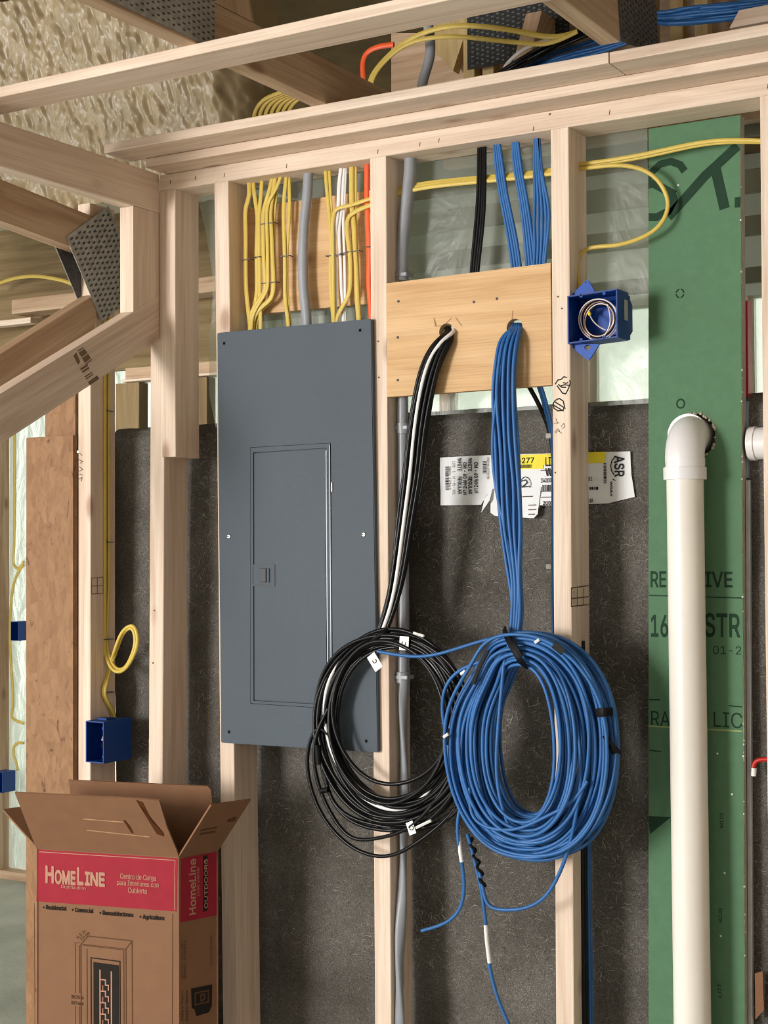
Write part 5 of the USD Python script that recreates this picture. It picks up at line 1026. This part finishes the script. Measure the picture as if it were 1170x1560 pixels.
up_nm('white_cable', 'white cable rising in the dark joist space beside the black bundle', [(764, 112), (772, 98), (786, 84), (806, 71), (840, 60)], .13, 'white_cable', .0042)
def ub(label, ends, m, n, r, Y, sd):
    th = Thing('cable_bundle', label, 'cable bundle', P(ends[0][0], ends[0][1], Y)); q = np.random.default_rng(sd)
    for k in range(n):
        o = q.uniform(-1, 1, 2); th.add('cable', tube(cpts([(a + o[0] * s * .3 + q.uniform(-1, 1), b + o[1] * s + q.uniform(-.8, .8), Y + q.uniform(-.012, .012)) for a, b, s in ends]), r, 7), m, 60)
ub('black cable bundle slanting up in the dark joist space', [(755, 118, 4), (790, 98, 6), (830, 76, 7), (865, 60, 7), (910, 40, 7)], 'black_cable', 9, .0040, .12, 31)
ub('blue cable bundle slanting behind the upper right joist', [(775, 118, 4), (815, 100, 6), (860, 84, 9), (905, 72, 10), (960, 55, 10)], 'blue_cable', 12, .0036, .16, 32)
ub('thick blue cable bundle leaving the photo at the top right', [(880, -2, 7), (940, -2, 7), (985, 24, 8), (1040, 25, 13), (1100, 19, 14), (1175, 10, 15), (1260, -4, 15)], 'blue_cable', 26, .0038, .20, 33)

# ------------------------------------------------------------------ behind the wall: pony wall boards, far framing
YS = 0.60
for k, (a, b) in enumerate([(205, 240), (288, 322), (356, 384), (430, 452)]):
    z0, z1 = P(920, b, YS)[2], P(920, a, YS)[2]
    lump('sheathing_board', 'grey horizontal board behind the plastic sheet, %s from the top' % ['first', 'second', 'third', 'fourth'][k], 'board', lumber((-.02, YS, (z0 + z1) / 2), (2.4, YS, (z0 + z1) / 2), (0, 0, z1 - z0), (0, .02, 0)), 'slat_wood')
a, b = P(170, 581, YS), P(345, 562, YS)
lump('pony_header', 'brown header board over the gap left of the short nailer block', 'board', lumber((-.75, YS, (P(200, 564, YS)[2] + P(200, 578, YS)[2]) / 2), (.02, YS, (P(200, 564, YS)[2] + P(200, 578, YS)[2]) / 2), (0, 0, .035), (0, .04, 0)), 'pine_shaded')
lump('pony_strip', 'pale strip under the brown header board', 'board', lumber((-.75, YS - .01, P(200, 582, YS)[2]), (.02, YS - .01, P(200, 582, YS)[2]), (0, 0, .007), (0, .05, 0)), 'pine')
for px0, px1, lab in ((183, 219, 'between the left stud and the next'), (296, 322, 'right of the short nailer block')):
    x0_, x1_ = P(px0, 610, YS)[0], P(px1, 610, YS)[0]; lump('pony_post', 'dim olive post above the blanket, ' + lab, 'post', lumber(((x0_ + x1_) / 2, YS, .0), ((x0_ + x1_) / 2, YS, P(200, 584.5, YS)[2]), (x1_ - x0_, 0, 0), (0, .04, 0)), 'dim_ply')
YFW = 2.65
fw = Thing('wall_far', 'far exterior wall of pale insulated bays between studs', 'wall', (-2, YFW, 0), kind='structure')
xs_ = list(np.arange(-6.2, 2.6, .61))
off_ = P(5.5, 1000, YFW)[0]; j0 = min(range(len(xs_)), key=lambda i: abs(xs_[i] - off_)); xs_ = [x + off_ - xs_[j0] for x in xs_]
for x in xs_: fw.add('stud', lumber((x, YFW, .04), (x, YFW, 2.46), (.040, 0, 0), (0, .089, 0), segs=3), 'pine_shaded')
fw.add('bottom_plate', lumber((-6.3, YFW, .02), (2.8, YFW, .02), (0, .089, 0), (0, 0, .04)), 'pine_shaded')
fw.add('header', bx(-6.3, 2.8, YFW - .044, YFW + .044, 2.461, 2.54), 'siding', False)
for x0_, x1_ in zip(xs_[:-1], xs_[1:]): fw.add('insulation_panel', trimesh.Trimesh(*(lambda m: (m.vertices, m.faces))(bx(x0_ + .021, x1_ - .021, YFW + .015, YFW + .02, .042, 2.458)), process=False), 'far_poly', False)
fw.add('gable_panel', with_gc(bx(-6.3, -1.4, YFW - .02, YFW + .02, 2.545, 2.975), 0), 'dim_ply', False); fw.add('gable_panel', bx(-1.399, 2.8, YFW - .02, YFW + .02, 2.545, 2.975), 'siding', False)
# far boxes and cables
far = YFW - .05
q = P(20, 1188, far); small_box('junction_box', 'small blue outlet box on the bright far wall at the left edge', P(5, 1188, far)[0], far - .07, P(20, 1188, far)[0] - P(5, 1188, far)[0] - .0, .085, P(20, 1205, far)[2], P(20, 1174, far)[2], False, False)
small_box('junction_box', 'tiny dark blue box high on the far wall beside the strand board', P(28, 960, far)[0], far - .05, .05, .08, P(30, 975, far)[2], P(30, 946, far)[2], False, False)
for lab, pts in (('straight yellow cable running down the bright far wall at the left edge', [(22, 660), (22, 760), (21, 840), (22, 862), (28, 866), (36, 855)]), ('thin yellow cable sagging down the bright far wall at the left edge', [(36, 860), (24, 880), (16, 930), (16, 1000), (19, 1080), (18, 1092), (25, 1098), (36, 1102)]), ('short yellow cable above the far blue outlet box', [(36, 1132), (25, 1133), (20, 1145), (24, 1160), (27, 1174)])):
    single('yellow_cable', lab, 'cable', tube(cpts(pts, YFW + .0105), .007, 8, HN, .6), 'yellow_cable', 60)
# loft pieces at the upper left, seen past the truss
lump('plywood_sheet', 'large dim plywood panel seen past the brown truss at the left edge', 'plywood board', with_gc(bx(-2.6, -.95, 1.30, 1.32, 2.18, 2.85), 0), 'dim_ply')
a = P(70, 466, 1.2); lump('pale_board', 'pale horizontal board behind the brown truss at the left', 'board', lumber((-1.75, 1.2, a[2]), (-.78, 1.2, a[2]), (0, 0, .05), (0, .09, 0)), 'pine_shaded')
a = P(18, 492, 1.2); lump('pale_board', 'short whitish board end at the left edge behind the brown truss', 'board', lumber((-2.0, 1.2, a[2] + .0), (P(37, 492, 1.15)[0], 1.2, a[2]), (0, 0, .020), (0, .04, 0)), 'pine')
up_nm('yellow_cable', 'yellow cable arching behind the brown truss at the left edge', [(-20, 440), (0, 431), (25, 423.5), (55, 421), (85, 425), (108, 432), (122, 444), (126, 462)], 1.19, 'yellow_cable', .0065)

# scraps in the gap at the right edge
a, b = P(1146, 1174, .1), P(1172, 1153, .1)
single('red_wire', 'short red wire with a white end in the gap at the right edge', 'wire', tube(cpts([(1147, 1170, .1), (1152, 1160, .1), (1162, 1157, .1), (1180, 1156, .1)]), .0045, 8), 'red_plastic', 50)
single('wire_end_cap', 'small white cap on the end of the red wire at the right edge', 'wire cap', tube(cpts([(1148, 1182, .098), (1149, 1170, .098)], None, 5), .005, 8), 'marker_white', 50)
a, b = P(1151, 1552, .115), P(1163, 1481, .115)
single('tan_scrap', 'tan wood scrap behind the lower right edge strip', 'wood scrap', prism(Polygon([xz(1151, 1482, .11), xz(1163, 1479, .11), xz(1165, 1538, .11), xz(1152, 1552, .11)]), (0, .105, 0), (1, 0, 0), (0, 0, 1), -.006), 'cardboard', False)

lump('truss_web', 'broad brown board slanting in the dark joist space behind the conduit', 'truss web', with_gc(prism(Polygon([xz(596, 50, .47), xz(648, 50, .47), xz(742, 122, .47), xz(742, 165, .47), xz(596, 165, .47)]), (0, .47, 0), (1, 0, 0), (0, 0, 1), -.03), 0), 'pine_shaded')
